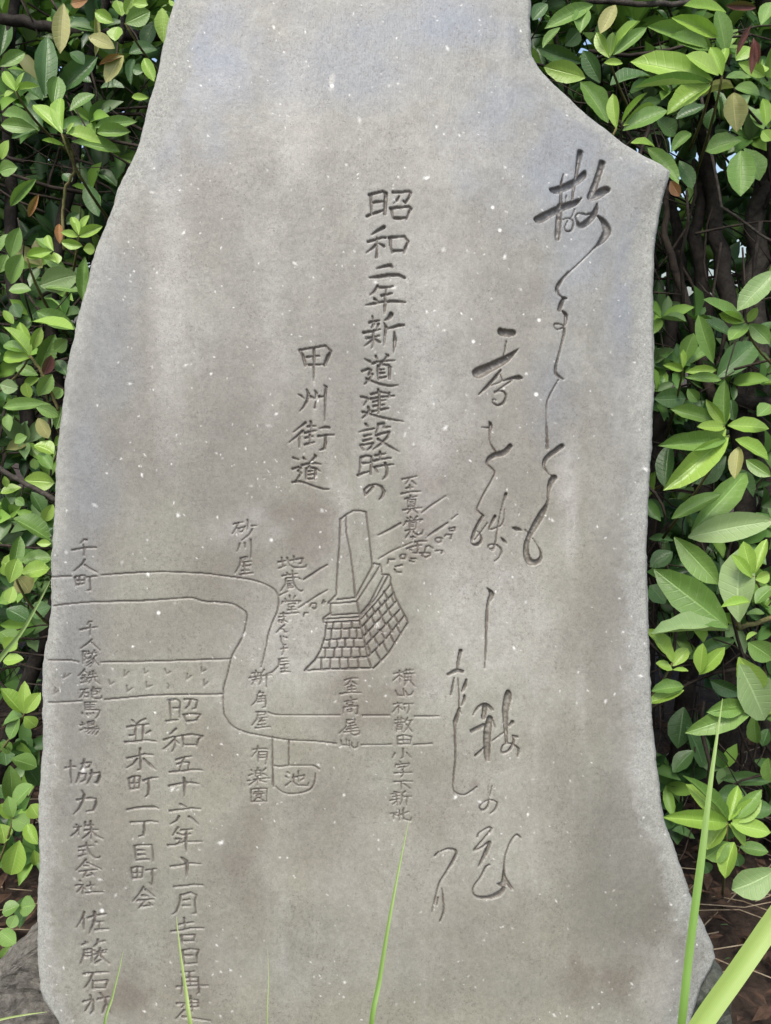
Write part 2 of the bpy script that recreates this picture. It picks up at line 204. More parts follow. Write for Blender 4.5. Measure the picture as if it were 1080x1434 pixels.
LEAVES = """
@ 0 0 3.985
355,20,335,285,95,Y 490,0,385,15,60,O 250,540,265,180,120,D 300,600,330,410,95,M 0,310,40,90,90,D 0,370,135,285,80,M 470,360,395,285,80,D 350,510,525,300,120,D 390,620,520,515,80,M 345,745,185,560,100,B 350,740,310,515,80,B 370,745,560,770,95,B 360,815,230,770,30,B 375,740,410,680,25,B 530,710,765,680,80,M 400,790,670,840,80,M 540,740,715,720,80,M
90,510,15,385,60,B 90,510,125,395,30,B 90,510,200,465,45,B 80,510,20,535,40,B 220,730,0,600,90,M 200,720,0,690,80,M 240,560,60,370,100,D 510,460,400,425,70,D 560,490,685,470,70,D 430,650,520,700,110,D 500,680,610,560,80,D 540,950,650,1020,90,D 480,1030,555,1210,90,D 60,1150,190,1000,60,M 160,1210,215,1085,40,O 0,960,90,930,90,M 10,890,35,780,60,B 240,720,150,540,70,D 210,720,60,760,50,D
440,1310,490,1195,45,B 440,1310,400,1200,50,B 440,1320,565,1260,60,B 440,1320,345,1290,45,B 440,1310,420,1240,50,B 460,1370,340,1350,50,B 465,1390,530,1390,55,B 300,1400,260,1310,45,B 60,1434,110,1270,90,M 0,1400,40,1300,50,M 330,1250,330,1350,45,O 150,1434,280,1400,60,B 370,1250,440,1190,60,D 350,970,400,1010,60,D 200,1330,290,1400,70,M
635,125,525,60,70,B 660,150,640,225,85,B 700,130,835,60,100,M 680,90,650,0,80,B 700,80,745,-20,60,B 740,20,820,20,60,B 535,50,540,310,35,Y 640,270,495,190,90,Y 690,310,580,440,90,Y 690,310,555,355,35,O 720,300,870,260,90,D 750,330,720,455,55,D 805,325,855,445,70,B 830,545,735,540,45,B 905,45,910,225,85,B 950,30,990,20,70,B 500,100,400,90,30,D 800,400,740,380,60,D 780,200,700,150,70,D 860,120,800,250,90,D
@ 700 0 2.842
370,20,195,85,70,M 460,20,400,135,65,Y 435,230,380,125,45,B 450,215,555,60,40,B 450,220,585,110,55,M 440,225,450,130,40,B 440,340,600,280,85,D 415,250,490,250,30,B 330,250,150,190,60,D 340,310,178,262,75,B 400,330,330,200,60,D 240,110,170,180,40,M 430,490,325,320,85,M 465,510,445,370,50,B 485,490,580,360,22,B 490,500,640,410,55,B 490,520,665,430,80,M 520,570,620,570,50,B 590,590,715,720,70,M 680,720,715,780,40,O 130,80,190,10,60,D 180,40,260,0,60,D 320,130,330,20,70,M 260,180,320,120,60,D
845,320,525,205,115,B 840,330,540,335,45,M 840,340,665,445,95,B 870,300,750,210,80,B 885,300,840,180,55,B 865,150,695,60,60,B 840,190,605,90,80,M 900,50,730,25,60,B 830,200,690,130,80,M 930,350,780,360,30,Y 930,370,945,520,90,Y 900,310,1000,310,50,M 935,350,1040,370,60,M 960,560,820,590,90,M 760,530,685,590,55,M 970,590,1040,715,85,M 960,600,960,770,110,M 850,430,820,510,50,D 1020,30,905,20,30,R 1000,100,940,210,25,R 1010,150,1005,280,30,R 1015,160,1030,250,25,R 1060,500,1050,390,50,B 1045,520,1080,560,50,B 1040,100,1080,0,60,M 900,200,880,90,90,D 715,640,770,745,60,D 1000,440,1060,500,80,M 640,400,560,420,50,D 900,220,870,30,70,M 940,240,1000,180,60,B 950,250,1060,300,50,B 880,280,900,180,40,B 620,470,700,540,70,D 820,420,700,470,60,D 1040,310,1090,400,70,D 1000,300,1070,260,60,B
@ 880 250 3.875
628,775,400,660,95,M 630,780,500,735,60,B 650,780,700,700,50,B 645,790,545,880,90,M 655,790,765,890,90,M 800,500,600,690,130,P 300,1000,355,840,90,M 295,1030,290,910,35,B 295,1040,200,1010,45,B 310,1050,480,1035,55,B 320,1010,470,900,80,M 310,1080,510,1085,60,M 460,1000,385,745,90,M 480,1080,700,880,150,D 280,1060,145,920,90,D 280,1110,150,1080,60,D 310,1190,150,1190,110,D 380,1210,325,1145,60,M 520,1340,235,1240,90,M 525,1340,515,1100,85,M 525,1330,545,1250,35,B 520,1330,425,1210,50,B 540,1340,770,1340,95,B 525,1350,370,1350,70,B 530,1360,360,1450,110,B 400,1400,190,1434,60,M 700,1290,775,1220,90,M 630,700,600,620,50,D 560,850,380,750,80,D 700,880,790,760,80,D 560,1200,570,1310,70,D
@ 880 600 3.875
545,40,225,320,130,B 200,320,215,80,100,D 530,60,195,80,100,M 580,60,775,160,100,B 600,100,570,265,75,Y 640,170,775,260,70,M 530,150,360,300,110,D 235,490,505,345,95,M 340,560,680,215,130,M 325,590,800,500,150,P 250,590,480,845,125,M 245,610,120,590,50,D 190,480,120,380,70,D 540,1080,155,770,190,M 545,1100,135,1090,110,P 240,670,120,740,100,D 200,950,120,850,120,D 600,1050,600,650,180,P 680,800,625,615,90,B 670,810,570,685,60,B 685,790,750,595,65,B 690,820,775,790,60,B 660,940,515,950,60,B 640,1010,740,1000,45,M 690,950,790,860,80,M 640,1150,700,1100,30,B 650,1160,790,1260,110,M 600,1240,720,1434,130,B 580,1150,330,1240,90,D 240,1270,105,1085,90,B 240,1290,325,1190,75,B 240,1310,155,1270,60,B 240,1310,330,1310,30,B 390,1330,400,1170,70,B 385,1335,520,1190,75,B 300,1400,130,1420,80,M 250,300,330,280,120,D 560,220,700,360,80,D 480,900,520,700,80,D
@ 860 950 2.963
290,50,140,105,55,B 550,110,390,140,70,M 575,130,310,225,85,M 585,140,585,280,55,M 520,-60,652,190,160,P 290,120,255,280,100,D 300,200,390,370,100,D 640,210,610,280,50,D 470,600,230,575,75,B 465,595,310,440,85,B 470,590,325,405,50,M 475,590,520,445,60,B 490,590,615,510,70,B 500,580,615,465,60,M 475,605,550,695,55,B 485,600,650,640,75,B 465,605,380,700,70,B 500,680,450,825,80,B 480,680,380,750,80,M 640,720,520,700,60,M 680,790,490,880,110,P 650,430,450,410,60,D 240,630,340,660,50,D 430,1100,470,1020,60,D 440,1180,490,1200,60,D 640,330,660,440,70,M 360,760,400,810,50,D 420,500,560,480,90,D 520,560,660,540,80,D 330,300,240,380,70,D 520,780,500,720,60,D 400,10,530,70,60,D
@ 0 350 3.187
100,20,40,150,80,M 180,160,350,110,100,P 200,170,345,160,70,M 40,180,140,180,65,M 0,100,30,20,60,M 165,275,335,350,80,M 145,320,330,360,75,B 135,470,30,330,60,B 135,460,85,320,55,B 140,450,185,350,45,B 60,330,15,270,40,B 140,480,0,470,70,B 130,460,10,410,60,M 180,530,245,375,75,M 170,560,70,520,60,M 175,570,100,610,40,B 130,660,115,590,50,B 225,690,5,690,65,M 45,810,30,730,45,M 65,860,110,830,50,M 40,870,0,850,60,D 240,910,155,860,80,B 235,980,170,900,60,M 95,1060,0,1080,55,B 105,1030,235,1040,80,B 60,1200,230,1270,100,M 165,1310,225,1310,35,B 95,1390,225,1370,90,M 60,1434,95,1280,60,M 380,30,365,215,55,M 230,470,195,555,45,R 170,750,215,840,60,Y 0,600,75,620,60,P 280,700,250,800,60,M 300,560,250,490,60,D 280,620,240,660,60,M 150,120,220,230,90,D 60,240,90,300,60,D 200,230,130,300,90,D 300,400,240,450,60,M 90,830,120,760,30,D 150,930,160,980,40,M 20,1010,30,1060,30,B 70,1110,110,1140,40,M 140,1080,200,1170,70,D 150,1240,230,1240,50,D 60,1350,20,1434,50,B 120,30,250,40,45,B 200,40,290,80,50,M 240,10,260,60,40,B 170,650,230,560,60,M 160,700,260,740,60,M 0,520,40,560,60,D 0,370,30,430,50,D 200,1210,235,1140,50,B
@ 0 780 2.193
30,60,15,20,40,B 30,80,55,5,50,B 65,50,150,30,60,B 40,90,25,140,40,B 90,110,55,60,60,Y 15,290,50,250,50,B 10,320,65,310,40,B 75,480,75,385,40,B 70,480,10,400,50,B 78,480,120,420,45,B 70,490,0,510,50,M 75,490,110,525,40,B 60,490,30,560,45,M 35,620,115,640,60,M 30,640,40,750,60,M 100,700,30,760,60,M 40,800,0,760,50,B 40,800,25,740,40,M 40,800,90,830,55,M 60,870,30,985,70,B 85,820,110,880,40,B 95,760,120,800,50,B 0,820,15,880,50,B 60,1070,5,1090,50,M 60,1080,110,1070,60,M 50,1100,30,1140,40,M 10,1240,25,1200,35,M 0,1150,50,1190,50,M 105,900,110,950,30,B 0,570,35,600,40,M 50,560,90,600,60,D 20,160,90,190,60,D 100,180,150,150,60,D 0,230,50,270,60,M 10,560,20,640,60,D 80,640,120,700,60,D 0,700,20,740,50,D 60,1140,90,1040,50,D
"""
# ------------------------------------------------------------------ helpers
rnd = random.Random(7)
def P(px, py, d=0.0):
    """place behind (d > 0) or in front of the stone's face, from photo pixels"""
    k = (D + d) / D * PX
    return O + U * ((px - 540) * k) + V * ((717 - py) * k) - N * d
def tag(o, label=None, cat=None, group=None, kind=None):
    if label: o['label'] = label
    if cat: o['category'] = cat
    if group: o['group'] = group
    if kind: o['kind'] = kind
    return o
def empty(name, loc):
    o = bpy.data.objects.new(name, None); o.location = loc; o.empty_display_size = 0.05; C.objects.link(o); return o
def mesh_obj(name, verts, faces, mat, parent=None, smooth=True):
    me = bpy.data.meshes.new(name)
    me.from_pydata([tuple(v) for v in verts], [], faces)
    if smooth: me.polygons.foreach_set('use_smooth', [True] * len(me.polygons))
    if mat: me.materials.append(mat)
    o = bpy.data.objects.new(name, me); C.objects.link(o)
    if parent:
        o.parent = parent; o.matrix_parent_inverse = Matrix.Translation(-parent.location)
    return o
def np_mesh(name, co, quads, mat, parent=None, smooth=True, attrs=None):
    me = bpy.data.meshes.new(name)
    k = quads.shape[1]
    me.vertices.add(len(co)); me.vertices.foreach_set('co', np.ascontiguousarray(co, dtype=np.float32).ravel())
    me.loops.add(quads.size); me.loops.foreach_set('vertex_index', np.ascontiguousarray(quads, dtype=np.int32).ravel())
    me.polygons.add(len(quads)); me.polygons.foreach_set('loop_start', np.arange(0, quads.size, k, dtype=np.int32))
    me.polygons.foreach_set('loop_total', np.full(len(quads), k, dtype=np.int32))
    me.polygons.foreach_set('use_smooth', np.full(len(quads), smooth, dtype=bool))
    me.update(calc_edges=True)
    if attrs:
        for an, arr in attrs.items():
            a = me.attributes.new(an, 'FLOAT_COLOR', 'POINT'); a.data.foreach_set('color', np.ascontiguousarray(arr, dtype=np.float32).ravel())
    me.materials.append(mat)
    o = bpy.data.objects.new(name, me); C.objects.link(o)
    if parent:
        o.parent = parent; o.matrix_parent_inverse = Matrix.Translation(-parent.location)
    return o
class MB:
    def __init__(s): s.v = []; s.f = []
    def tube(s, pts, radii, n=6, jit=0.0):
        pts = [Vector(p) for p in pts]; base = len(s.v)
        for i, p in enumerate(pts):
            t = (pts[min(i + 1, len(pts) - 1)] - pts[max(i - 1, 0)]).normalized()
            a = t.cross(Vector((0.3, 1, 0.1))); a = a.normalized() if a.length > 1e-4 else Vector((1, 0, 0)); b = t.cross(a)
            for k in range(n):
                an = 2 * math.pi * k / n; r = radii[i] * (1 + rnd.uniform(-jit, jit))
                s.v.append(p + a * (math.cos(an) * r) + b * (math.sin(an) * r))
        for i in range(len(pts) - 1):
            for k in range(n):
                a = base + i * n + k; b = base + i * n + (k + 1) % n
                s.f.append((a, b, b + n, a + n))
        s.f.append(tuple(base + k for k in range(n))[::-1]); e = base + (len(pts) - 1) * n
        s.f.append(tuple(e + k for k in range(n)))
    def build(s, name, mat, parent=None, smooth=True): return mesh_obj(name, s.v, s.f, mat, parent, smooth)

def mat_new(name, base=(.5, .5, .5), rough=.7, spec=.5):
    m = bpy.data.materials.new(name); m.use_nodes = True
    b = m.node_tree.nodes['Principled BSDF']
    b.inputs['Base Color'].default_value = (*base, 1); b.inputs['Roughness'].default_value = rough
    b.inputs['Specular IOR Level'].default_value = spec
    return m, m.node_tree, b
def nd(nt, t, **kw):
    n = nt.nodes.new(t)
    for k, v in kw.items(): setattr(n, k, v)
    return n
def noise_n(nt, vec, scale, detail=4, rough=.6, dist=0):
    n = nd(nt, 'ShaderNodeTexNoise'); n.inputs['Scale'].default_value = scale; n.inputs['Detail'].default_value = detail
    n.inputs['Roughness'].default_value = rough; n.inputs['Distortion'].default_value = dist
    nt.links.new(vec, n.inputs['Vector']); return n.outputs['Fac']
def ramp(nt, fac, stops):
    r = nd(nt, 'ShaderNodeValToRGB'); e = r.color_ramp.elements
    while len(e) < len(stops): e.new(.5)
    for x, (p, c) in zip(e, stops): x.position = p; x.color = (*c, 1) if len(c) == 3 else (c[0],) * 3 + (1,)
    nt.links.new(fac, r.inputs[0]); return r.outputs[0]
def mix(nt, fac, a, b, mode='MIX'):
    m = nd(nt, 'ShaderNodeMix', data_type='RGBA', blend_type=mode)
    for s, v in ((m.inputs[0], fac), (m.inputs[6], a), (m.inputs[7], b)):
        if isinstance(v, (int, float)): s.default_value = v
        elif isinstance(v, tuple): s.default_value = (*v, 1)
        else: nt.links.new(v, s)
    return m.outputs[2]
def math_n(nt, op, a, b=None, clamp=False):
    m = nd(nt, 'ShaderNodeMath', operation=op, use_clamp=clamp)
    for s, v in ((m.inputs[0], a), (m.inputs[1], b)):
        if v is None: continue
        if isinstance(v, (int, float)): s.default_value = v
        else: nt.links.new(v, s)
    return m.outputs[0]

# ------------------------------------------------------------------ materials
def stone_material():
    m, nt, b = mat_new('slab_stone', rough=.6, spec=.5)
    at = nd(nt, 'ShaderNodeAttribute', attribute_name='wear'); sep = nd(nt, 'ShaderNodeSeparateColor')
    nt.links.new(at.outputs['Color'], sep.inputs[0])
    border, brown, pale, fleck = sep.outputs[0], sep.outputs[1], sep.outputs[2], at.outputs['Alpha']
    at2 = nd(nt, 'ShaderNodeAttribute', attribute_name='tint'); sep2 = nd(nt, 'ShaderNodeSeparateColor')
    nt.links.new(at2.outputs['Color'], sep2.inputs[0])
    blue_sheen, cut, sid = sep2.outputs[0], sep2.outputs[1], sep2.outputs[2]
    geo = nd(nt, 'ShaderNodeNewGeometry'); pos = geo.outputs['Position']
    big = noise_n(nt, pos, 7, 5, .6, .6); med = noise_n(nt, pos, 38, 8, .72, .4); fine = noise_n(nt, pos, 420, 3, .7); grit = noise_n(nt, pos, 1300, 2, .7)
    base = ramp(nt, big, [(.25, (.180, .178, .154)), (.5, (.222, .221, .194)), (.75, (.272, .275, .243))])
    base = mix(nt, ramp(nt, med, [(.40, (0.,)), (.62, (.60,))]), base, (.320, .325, .288))
    base = mix(nt, math_n(nt, 'MULTIPLY', at2.outputs['Alpha'], math_n(nt, 'ADD', .35, math_n(nt, 'MULTIPLY', big, .9)), True), base, (.252, .248, .188))
    bf = math_n(nt, 'MULTIPLY', brown, math_n(nt, 'ADD', .45, math_n(nt, 'MULTIPLY', med, 1.1)), True)
    base = mix(nt, bf, base, (.128, .102, .083))
    base = mix(nt, math_n(nt, 'MULTIPLY', blue_sheen, math_n(nt, 'ADD', .5, math_n(nt, 'MULTIPLY', big, .9)), True), base, (.200, .232, .272))
    pf = math_n(nt, 'MULTIPLY', pale, math_n(nt, 'ADD', .2, math_n(nt, 'MULTIPLY', med, 1.3)), True)
    base = mix(nt, pf, base, (.42, .415, .385))
    # rough, lichen-bleached rim
    rim = math_n(nt, 'MULTIPLY', border, math_n(nt, 'ADD', .35, math_n(nt, 'MULTIPLY', noise_n(nt, pos, 90, 5, .7), 1.1)), True)
    base = mix(nt, rim, base, mix(nt, ramp(nt, fine, [(.35, (0.,)), (.65, (1.,))]), (.285, .295, .268), (.36, .37, .335)))
    # mineral pepper and salt
    pep = ramp(nt, noise_n(nt, pos, 260, 4, .75), [(.54, (0.,)), (.64, (1.,))])
    pep2 = ramp(nt, noise_n(nt, pos, 620, 3, .8), [(.60, (0.,)), (.70, (1.,))]); patch = ramp(nt, noise_n(nt, pos, 16, 3, .6), [(.42, (.08,)), (.58, (1.,))])
    base = mix(nt, math_n(nt, 'MULTIPLY', pep2, math_n(nt, 'MULTIPLY', patch, .85)), base, (.10, .09, .08))
    base = mix(nt, math_n(nt, 'MULTIPLY', pep, math_n(nt, 'MULTIPLY', patch, .55)), base, (.125, .105, .092))
    mot = noise_n(nt, pos, 150, 5, .75, .3)
    base = mix(nt, .55, base, ramp(nt, mot, [(.36, (.80,)), (.50, (1.0,)), (.64, (1.17,))]), 'MULTIPLY')
    pits = ramp(nt, noise_n(nt, pos, 480, 2, .6), [(.66, (0.,)), (.72, (1.,))])
    base = mix(nt, math_n(nt, 'MULTIPLY', pits, .5), base, (.07, .06, .05))
    grain = ramp(nt, math_n(nt, 'ADD', math_n(nt, 'MULTIPLY', fine, .6), math_n(nt, 'MULTIPLY', grit, .4)), [(.3, (.76,)), (.7, (1.24,))])
    base = mix(nt, .8, base, grain, 'MULTIPLY')
    # shade inside the cuts, painted into the base colour
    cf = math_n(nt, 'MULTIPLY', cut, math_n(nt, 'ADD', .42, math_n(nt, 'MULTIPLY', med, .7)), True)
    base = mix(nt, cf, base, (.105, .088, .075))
    base = mix(nt, fleck, base, (.72, .72, .68))
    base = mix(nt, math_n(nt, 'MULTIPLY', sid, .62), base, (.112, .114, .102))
    nt.links.new(base, b.inputs['Base Color'])
    rg = math_n(nt, 'ADD', .38, math_n(nt, 'MULTIPLY', border, .4)); rg = math_n(nt, 'ADD', rg, math_n(nt, 'MULTIPLY', fine, .12))
    nt.links.new(rg, b.inputs['Roughness'])
    # diagonal dressing scratches
    mp = nd(nt, 'ShaderNodeMapping'); mp.inputs['Rotation'].default_value = (0, math.radians(40), 0); mp.inputs['Scale'].default_value = (900, 60, 90)
    nt.links.new(pos, mp.inputs[0]); scr = noise_n(nt, mp.outputs[0], 1, 2, .5)
    h = math_n(nt, 'ADD', math_n(nt, 'MULTIPLY', fine, .5), math_n(nt, 'MULTIPLY', scr, .7)); h = math_n(nt, 'ADD', h, math_n(nt, 'MULTIPLY', grit, .35))
    h = math_n(nt, 'ADD', h, math_n(nt, 'MULTIPLY', med, .8)); h = math_n(nt, 'ADD', h, math_n(nt, 'MULTIPLY', mot, .4)); h = math_n(nt, 'SUBTRACT', h, math_n(nt, 'MULTIPLY', pits, .6))
    bu = nd(nt, 'ShaderNodeBump'); bu.inputs['Strength'].default_value = .42; bu.inputs['Distance'].default_value = .0010
    nt.links.new(h, bu.inputs['Height']); nt.links.new(bu.outputs[0], b.inputs['Normal'])
    return m

def leaf_material(name, a, c, under, spots=0.0, rough=.38, trans=.25):
    m, nt, b = mat_new(name, rough=rough, spec=.5)
    at = nd(nt, 'ShaderNodeAttribute', attribute_name='rib'); oi = nd(nt, 'ShaderNodeObjectInfo')
    sepa = nd(nt, 'ShaderNodeSeparateColor'); nt.links.new(at.outputs['Color'], sepa.inputs[0])
    geo = nd(nt, 'ShaderNodeNewGeometry'); pos = geo.outputs['Position']
    n1 = noise_n(nt, pos, 45, 4, .6)
    f = math_n(nt, 'ADD', math_n(nt, 'MULTIPLY', oi.outputs['Random'], .55), math_n(nt, 'MULTIPLY', n1, .5), True)
    col = mix(nt, f, a, c)
    # side veins: v-shaped bands running from the midrib to the margin
    sv = math_n(nt, 'SINE', math_n(nt, 'MULTIPLY', math_n(nt, 'SUBTRACT', sepa.outputs[1], math_n(nt, 'MULTIPLY', sepa.outputs[0], .12)), 60))
    vein = ramp(nt, sv, [(.80, (0.,)), (1., (1.,))])
    col = mix(nt, math_n(nt, 'MULTIPLY', vein, .10), col, tuple(min(1, x * 1.6 + .04) for x in c))
    rib = ramp(nt, sepa.outputs[0], [(.0, (1.,)), (.09, (0.,))])
    col = mix(nt, math_n(nt, 'MULTIPLY', rib, .6), col, tuple(min(1, x * 1.5 + .05) for x in c))
    if spots:
        sp = ramp(nt, noise_n(nt, pos, 700, 4, .7), [(.56, (0.,)), (.66, (1.,))])
        big = ramp(nt, noise_n(nt, pos, 60, 3, .6), [(.42, (0.,)), (.62, (1.,))])
        col = mix(nt, math_n(nt, 'MULTIPLY', math_n(nt, 'MULTIPLY', sp, big), spots), col, (.45, .50, .33))
        br = ramp(nt, noise_n(nt, pos, 160, 3, .6), [(.70, (0.,)), (.76, (1.,))])
        col = mix(nt, math_n(nt, 'MULTIPLY', br, spots), col, (.16, .09, .04))
    col = mix(nt, geo.outputs['Backfacing'], col, under)
    nt.links.new(col, b.inputs['Base Color'])
    tr = nd(nt, 'ShaderNodeBsdfTranslucent'); nt.links.new(mix(nt, .5, col, (.25, .45, .04)), tr.inputs[0])
    mx = nd(nt, 'ShaderNodeMixShader'); mx.inputs[0].default_value = trans
    nt.links.new(b.outputs[0], mx.inputs[1]); nt.links.new(tr.outputs[0], mx.inputs[2])
    nt.links.new(mx.outputs[0], nt.nodes['Material Output'].inputs['Surface'])
    hh = math_n(nt, 'ADD', math_n(nt, 'MULTIPLY', vein, -.5), math_n(nt, 'MULTIPLY', rib, -1.0)); hh = math_n(nt, 'ADD', hh, math_n(nt, 'MULTIPLY', noise_n(nt, pos, 300, 3), .4))
    bu = nd(nt, 'ShaderNodeBump'); bu.inputs['Strength'].default_value = .5; bu.inputs['Distance'].default_value = .0012
    nt.links.new(hh, bu.inputs['Height']); nt.links.new(bu.outputs[0], b.inputs['Normal'])
    return m
STONE = stone_material()
LM = {
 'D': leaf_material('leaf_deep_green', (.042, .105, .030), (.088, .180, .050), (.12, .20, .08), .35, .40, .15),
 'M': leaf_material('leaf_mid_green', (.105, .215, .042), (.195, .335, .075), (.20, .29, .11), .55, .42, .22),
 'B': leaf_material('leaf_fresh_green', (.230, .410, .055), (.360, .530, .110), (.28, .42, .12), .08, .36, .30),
 'P': leaf_material('leaf_pale_green', (.200, .330, .110), (.310, .430, .190), (.26, .34, .17), .75, .42, .20),
 'Y': leaf_material('leaf_yellowing', (.300, .320, .090), (.430, .420, .170), (.26, .24, .12), .80, .45, .25),
 'O': leaf_material('leaf_orange', (.260, .110, .040), (.360, .190, .070), (.25, .14, .07), .60, .50, .20),
 'R': leaf_material('leaf_dry_red', (.075, .022, .020), (.130, .040, .032), (.10, .04, .03), .20, .55, .10)}
def bark_material(name, a, c, sc=60):
    m, nt, b = mat_new(name, rough=.85, spec=.25)
    geo = nd(nt, 'ShaderNodeNewGeometry'); n = noise_n(nt, geo.outputs['Position'], sc, 6, .7, .5); oi = nd(nt, 'ShaderNodeObjectInfo')
    nt.links.new(mix(nt, ramp(nt, n, [(.35, (0.,)), (.68, (1.,))]), a, c), b.inputs['Base Color'])
    bu = nd(nt, 'ShaderNodeBump'); bu.inputs['Strength'].default_value = .8; bu.inputs['Distance'].default_value = .003
    nt.links.new(noise_n(nt, geo.outputs['Position'], sc * 3, 5, .7), bu.inputs['Height']); nt.links.new(bu.outputs[0], b.inputs['Normal'])
    return m
BARK = bark_material('bark_dark', (.010, .008, .0065), (.042, .036, .029))
BARK2 = bark_material('bark_grey', (.022, .019, .015), (.085, .076, .062))
STEM = bark_material('young_stem', (.10, .11, .035), (.20, .17, .07), 90)
TWIGM = bark_material('twig_brown', (.016, .012, .009), (.07, .055, .042), 25)
SOIL = bark_material('soil_dark', (.018, .013, .010), (.075, .052, .038), 45)
LITTER = bark_material('dead_leaf', (.032, .019, .012), (.115, .070, .046), 22)
STRAW = bark_material('dry_straw', (.20, .155, .10), (.36, .30, .21), 60)
ROCK = bark_material('rock_grey', (.075, .070, .058), (.20, .19, .165), 110)
ROCK2 = bark_material('rock_mossy', (.035, .045, .030), (.13, .135, .115), 70)

# ------------------------------------------------------------------ the ground
def ground():
    n = 90; vs = []; fs = []
    def axis(i): t = i / n * 2 - 1; return math.copysign(abs(t) ** 3.2 * 60 + abs(t) * 1.2, t)
    for j in range(n + 1):
        for i in range(n + 1):
            x, y = axis(i), axis(j)
            r = math.hypot(x, y)
            z = 0.02 * noise.noise(Vector((x * 3, y * 3, 0))) + 0.008 * noise.noise(Vector((x * 14, y * 14, 3))) if r < 6 else 0
            vs.append((x, y, z))
    for j in range(n):
        for i in range(n):
            a = j * (n + 1) + i; fs.append((a, a + 1, a + n + 2, a + n + 1))
    tag(mesh_obj('ground', vs, fs, SOIL), 'dark soil under the azalea hedge', kind='structure')
ground()

# ------------------------------------------------------------------ the slab
LEFT = [(-190, 330), (-150, 290), (-60, 258), (0, 241), (40, 231), (110, 215), (170, 199), (205, 190), (265, 161), (300, 150), (350, 131), (400, 117), (450, 105), (520, 90), (600, 80), (660, 75), (720, 72), (790, 69), (850, 69), (890, 63), (920, 58), (960, 56), (1010, 56), (1050, 57), (1090, 53), (1150, 51), (1220, 51), (1290, 49), (1350, 50), (1390, 53), (1410, 62), (1434, 78), (1480, 100), (1560, 120)]
RIGHT = [(-190, 640), (-150, 700), (-60, 742), (0, 745), (55, 745), (75, 747), (92, 758), (112, 775), (135, 800), (160, 828), (182, 856), (200, 880), (215, 905), (226, 928), (236, 940), (252, 938), (275, 932), (300, 926), (345, 920), (400, 918), (450, 918), (520, 919), (560, 919), (600, 917), (650, 914), (700, 911), (760, 909), (830, 909), (880, 911), (940, 913), (1000, 916), (1060, 922), (1130, 930), (1150, 934), (1200, 951), (1245, 967), (1290, 984), (1330, 1003), (1346, 1007), (1360, 1000), (1385, 986), (1410, 978), (1434, 972), (1480, 960), (1560, 950)]
rng = np.random.default_rng(11)
def vnoise(x, y, cell, seed):
    r = np.random.default_rng(seed); T = r.random((256, 256)).astype(np.float32)
    fx, fy = x / cell, y / cell; ix = np.floor(fx).astype(np.int32); iy = np.floor(fy).astype(np.int32)
    tx = fx - ix; ty = fy - iy; tx = tx * tx * (3 - 2 * tx); ty = ty * ty * (3 - 2 * ty)
    g = lambda a, b: T[a & 255, b & 255]
    return (g(ix, iy) * (1 - tx) + g(ix + 1, iy) * tx) * (1 - ty) + (g(ix, iy + 1) * (1 - tx) + g(ix + 1, iy + 1) * tx) * ty
def fbm(x, y, cell, seed, oct=4):
    s = 0; a = 1; t = 0
    for o in range(oct): s = s + a * vnoise(x, y, cell / 2 ** o, seed + o); t += a; a *= .55
    return s / t - .5

monument = empty('stone_monument', (0, 0.03, 0.0))
tag(monument, 'tall grey stone slab engraved with Japanese writing and a small map', 'stone monument')

ROWS = np.arange(-190, 1560, 1.12); NC = 800; NR = len(ROWS)
lx = np.interp(ROWS, [p[0] for p in LEFT], [p[1] for p in LEFT]); rx = np.interp(ROWS, [p[0] for p in RIGHT], [p[1] for p in RIGHT])
lx += fbm(ROWS, ROWS * 0, 26, 5, 4) * 4.5; rx += fbm(ROWS, ROWS * 0 + 999, 22, 6, 4) * 5
sgrid = np.linspace(0, 1, NC)
X = (lx[:, None] + (rx - lx)[:, None] * sgrid[None, :]).astype(np.float32)
Y = np.repeat(ROWS[:, None], NC, 1).astype(np.float32)
# distance to the outline
E = np.full(X.shape, 1e9, np.float32)
outl = [(x, y) for y, x in LEFT] + [(x, y) for y, x in RIGHT][::-1]
for i in range(len(outl)):
    (ax, ay), (bx, by) = outl[i], outl[(i + 1) % len(outl)]
    dx, dy = bx - ax, by - ay; L2 = dx * dx + dy * dy
    t = np.clip(((X - ax) * dx + (Y - ay) * dy) / L2, 0, 1)
    np.minimum(E, (X - ax - t * dx) ** 2 + (Y - ay - t * dy) ** 2, out=E)
E = np.sqrt(E)
E = np.minimum(E, np.minimum(X - lx[:, None], rx[:, None] - X) + .0)
E = np.maximum(E, 0)
nb = fbm(X, Y, 60, 20, 4); nbig = fbm(X, Y, 300, 30, 3)
# width of the dressed rim differs round the stone: wide at the top left, narrow at the lower left
rimw = np.interp(Y, [-190, 0, 120, 300, 600, 900, 1434], [60, 48, 46, 26, 22, 26, 34]).astype(np.float32)
rimw = np.where(X > 560, np.interp(Y, [-190, 60, 240, 420, 800, 1000, 1200, 1434], [45, 30, 26, 48, 40, 46, 40, 34]), rimw) * (1 + nb * 1.1)
rim = np.clip((rimw - E) / 24 + fbm(X, Y, 7, 91, 3) * .9, 0, 1) * .8 * np.clip(rimw - E + 14, 0, 10) / 10
H = -0.0042 * np.clip(1 - E / np.maximum(rimw * 1.25, 1), 0, 1) ** 1.6
H += -0.0035 * np.clip(1 - E / 5.5, 0, 1) ** 2
H += fbm(X, Y, 9, 40, 3) * 0.0007 * rim + fbm(X, Y, 28, 44, 2) * 0.0016 * rim
H += nbig * 0.004 + fbm(X, Y, 40, 50, 3) * 0.0005 + fbm(X, Y, 4.5, 60, 2) * 0.00016
# a shallow worn dip near the top
cut = np.zeros(X.shape, np.float32); pid = np.full(X.shape, -1, np.int16); soft = np.zeros(X.shape, np.float32)

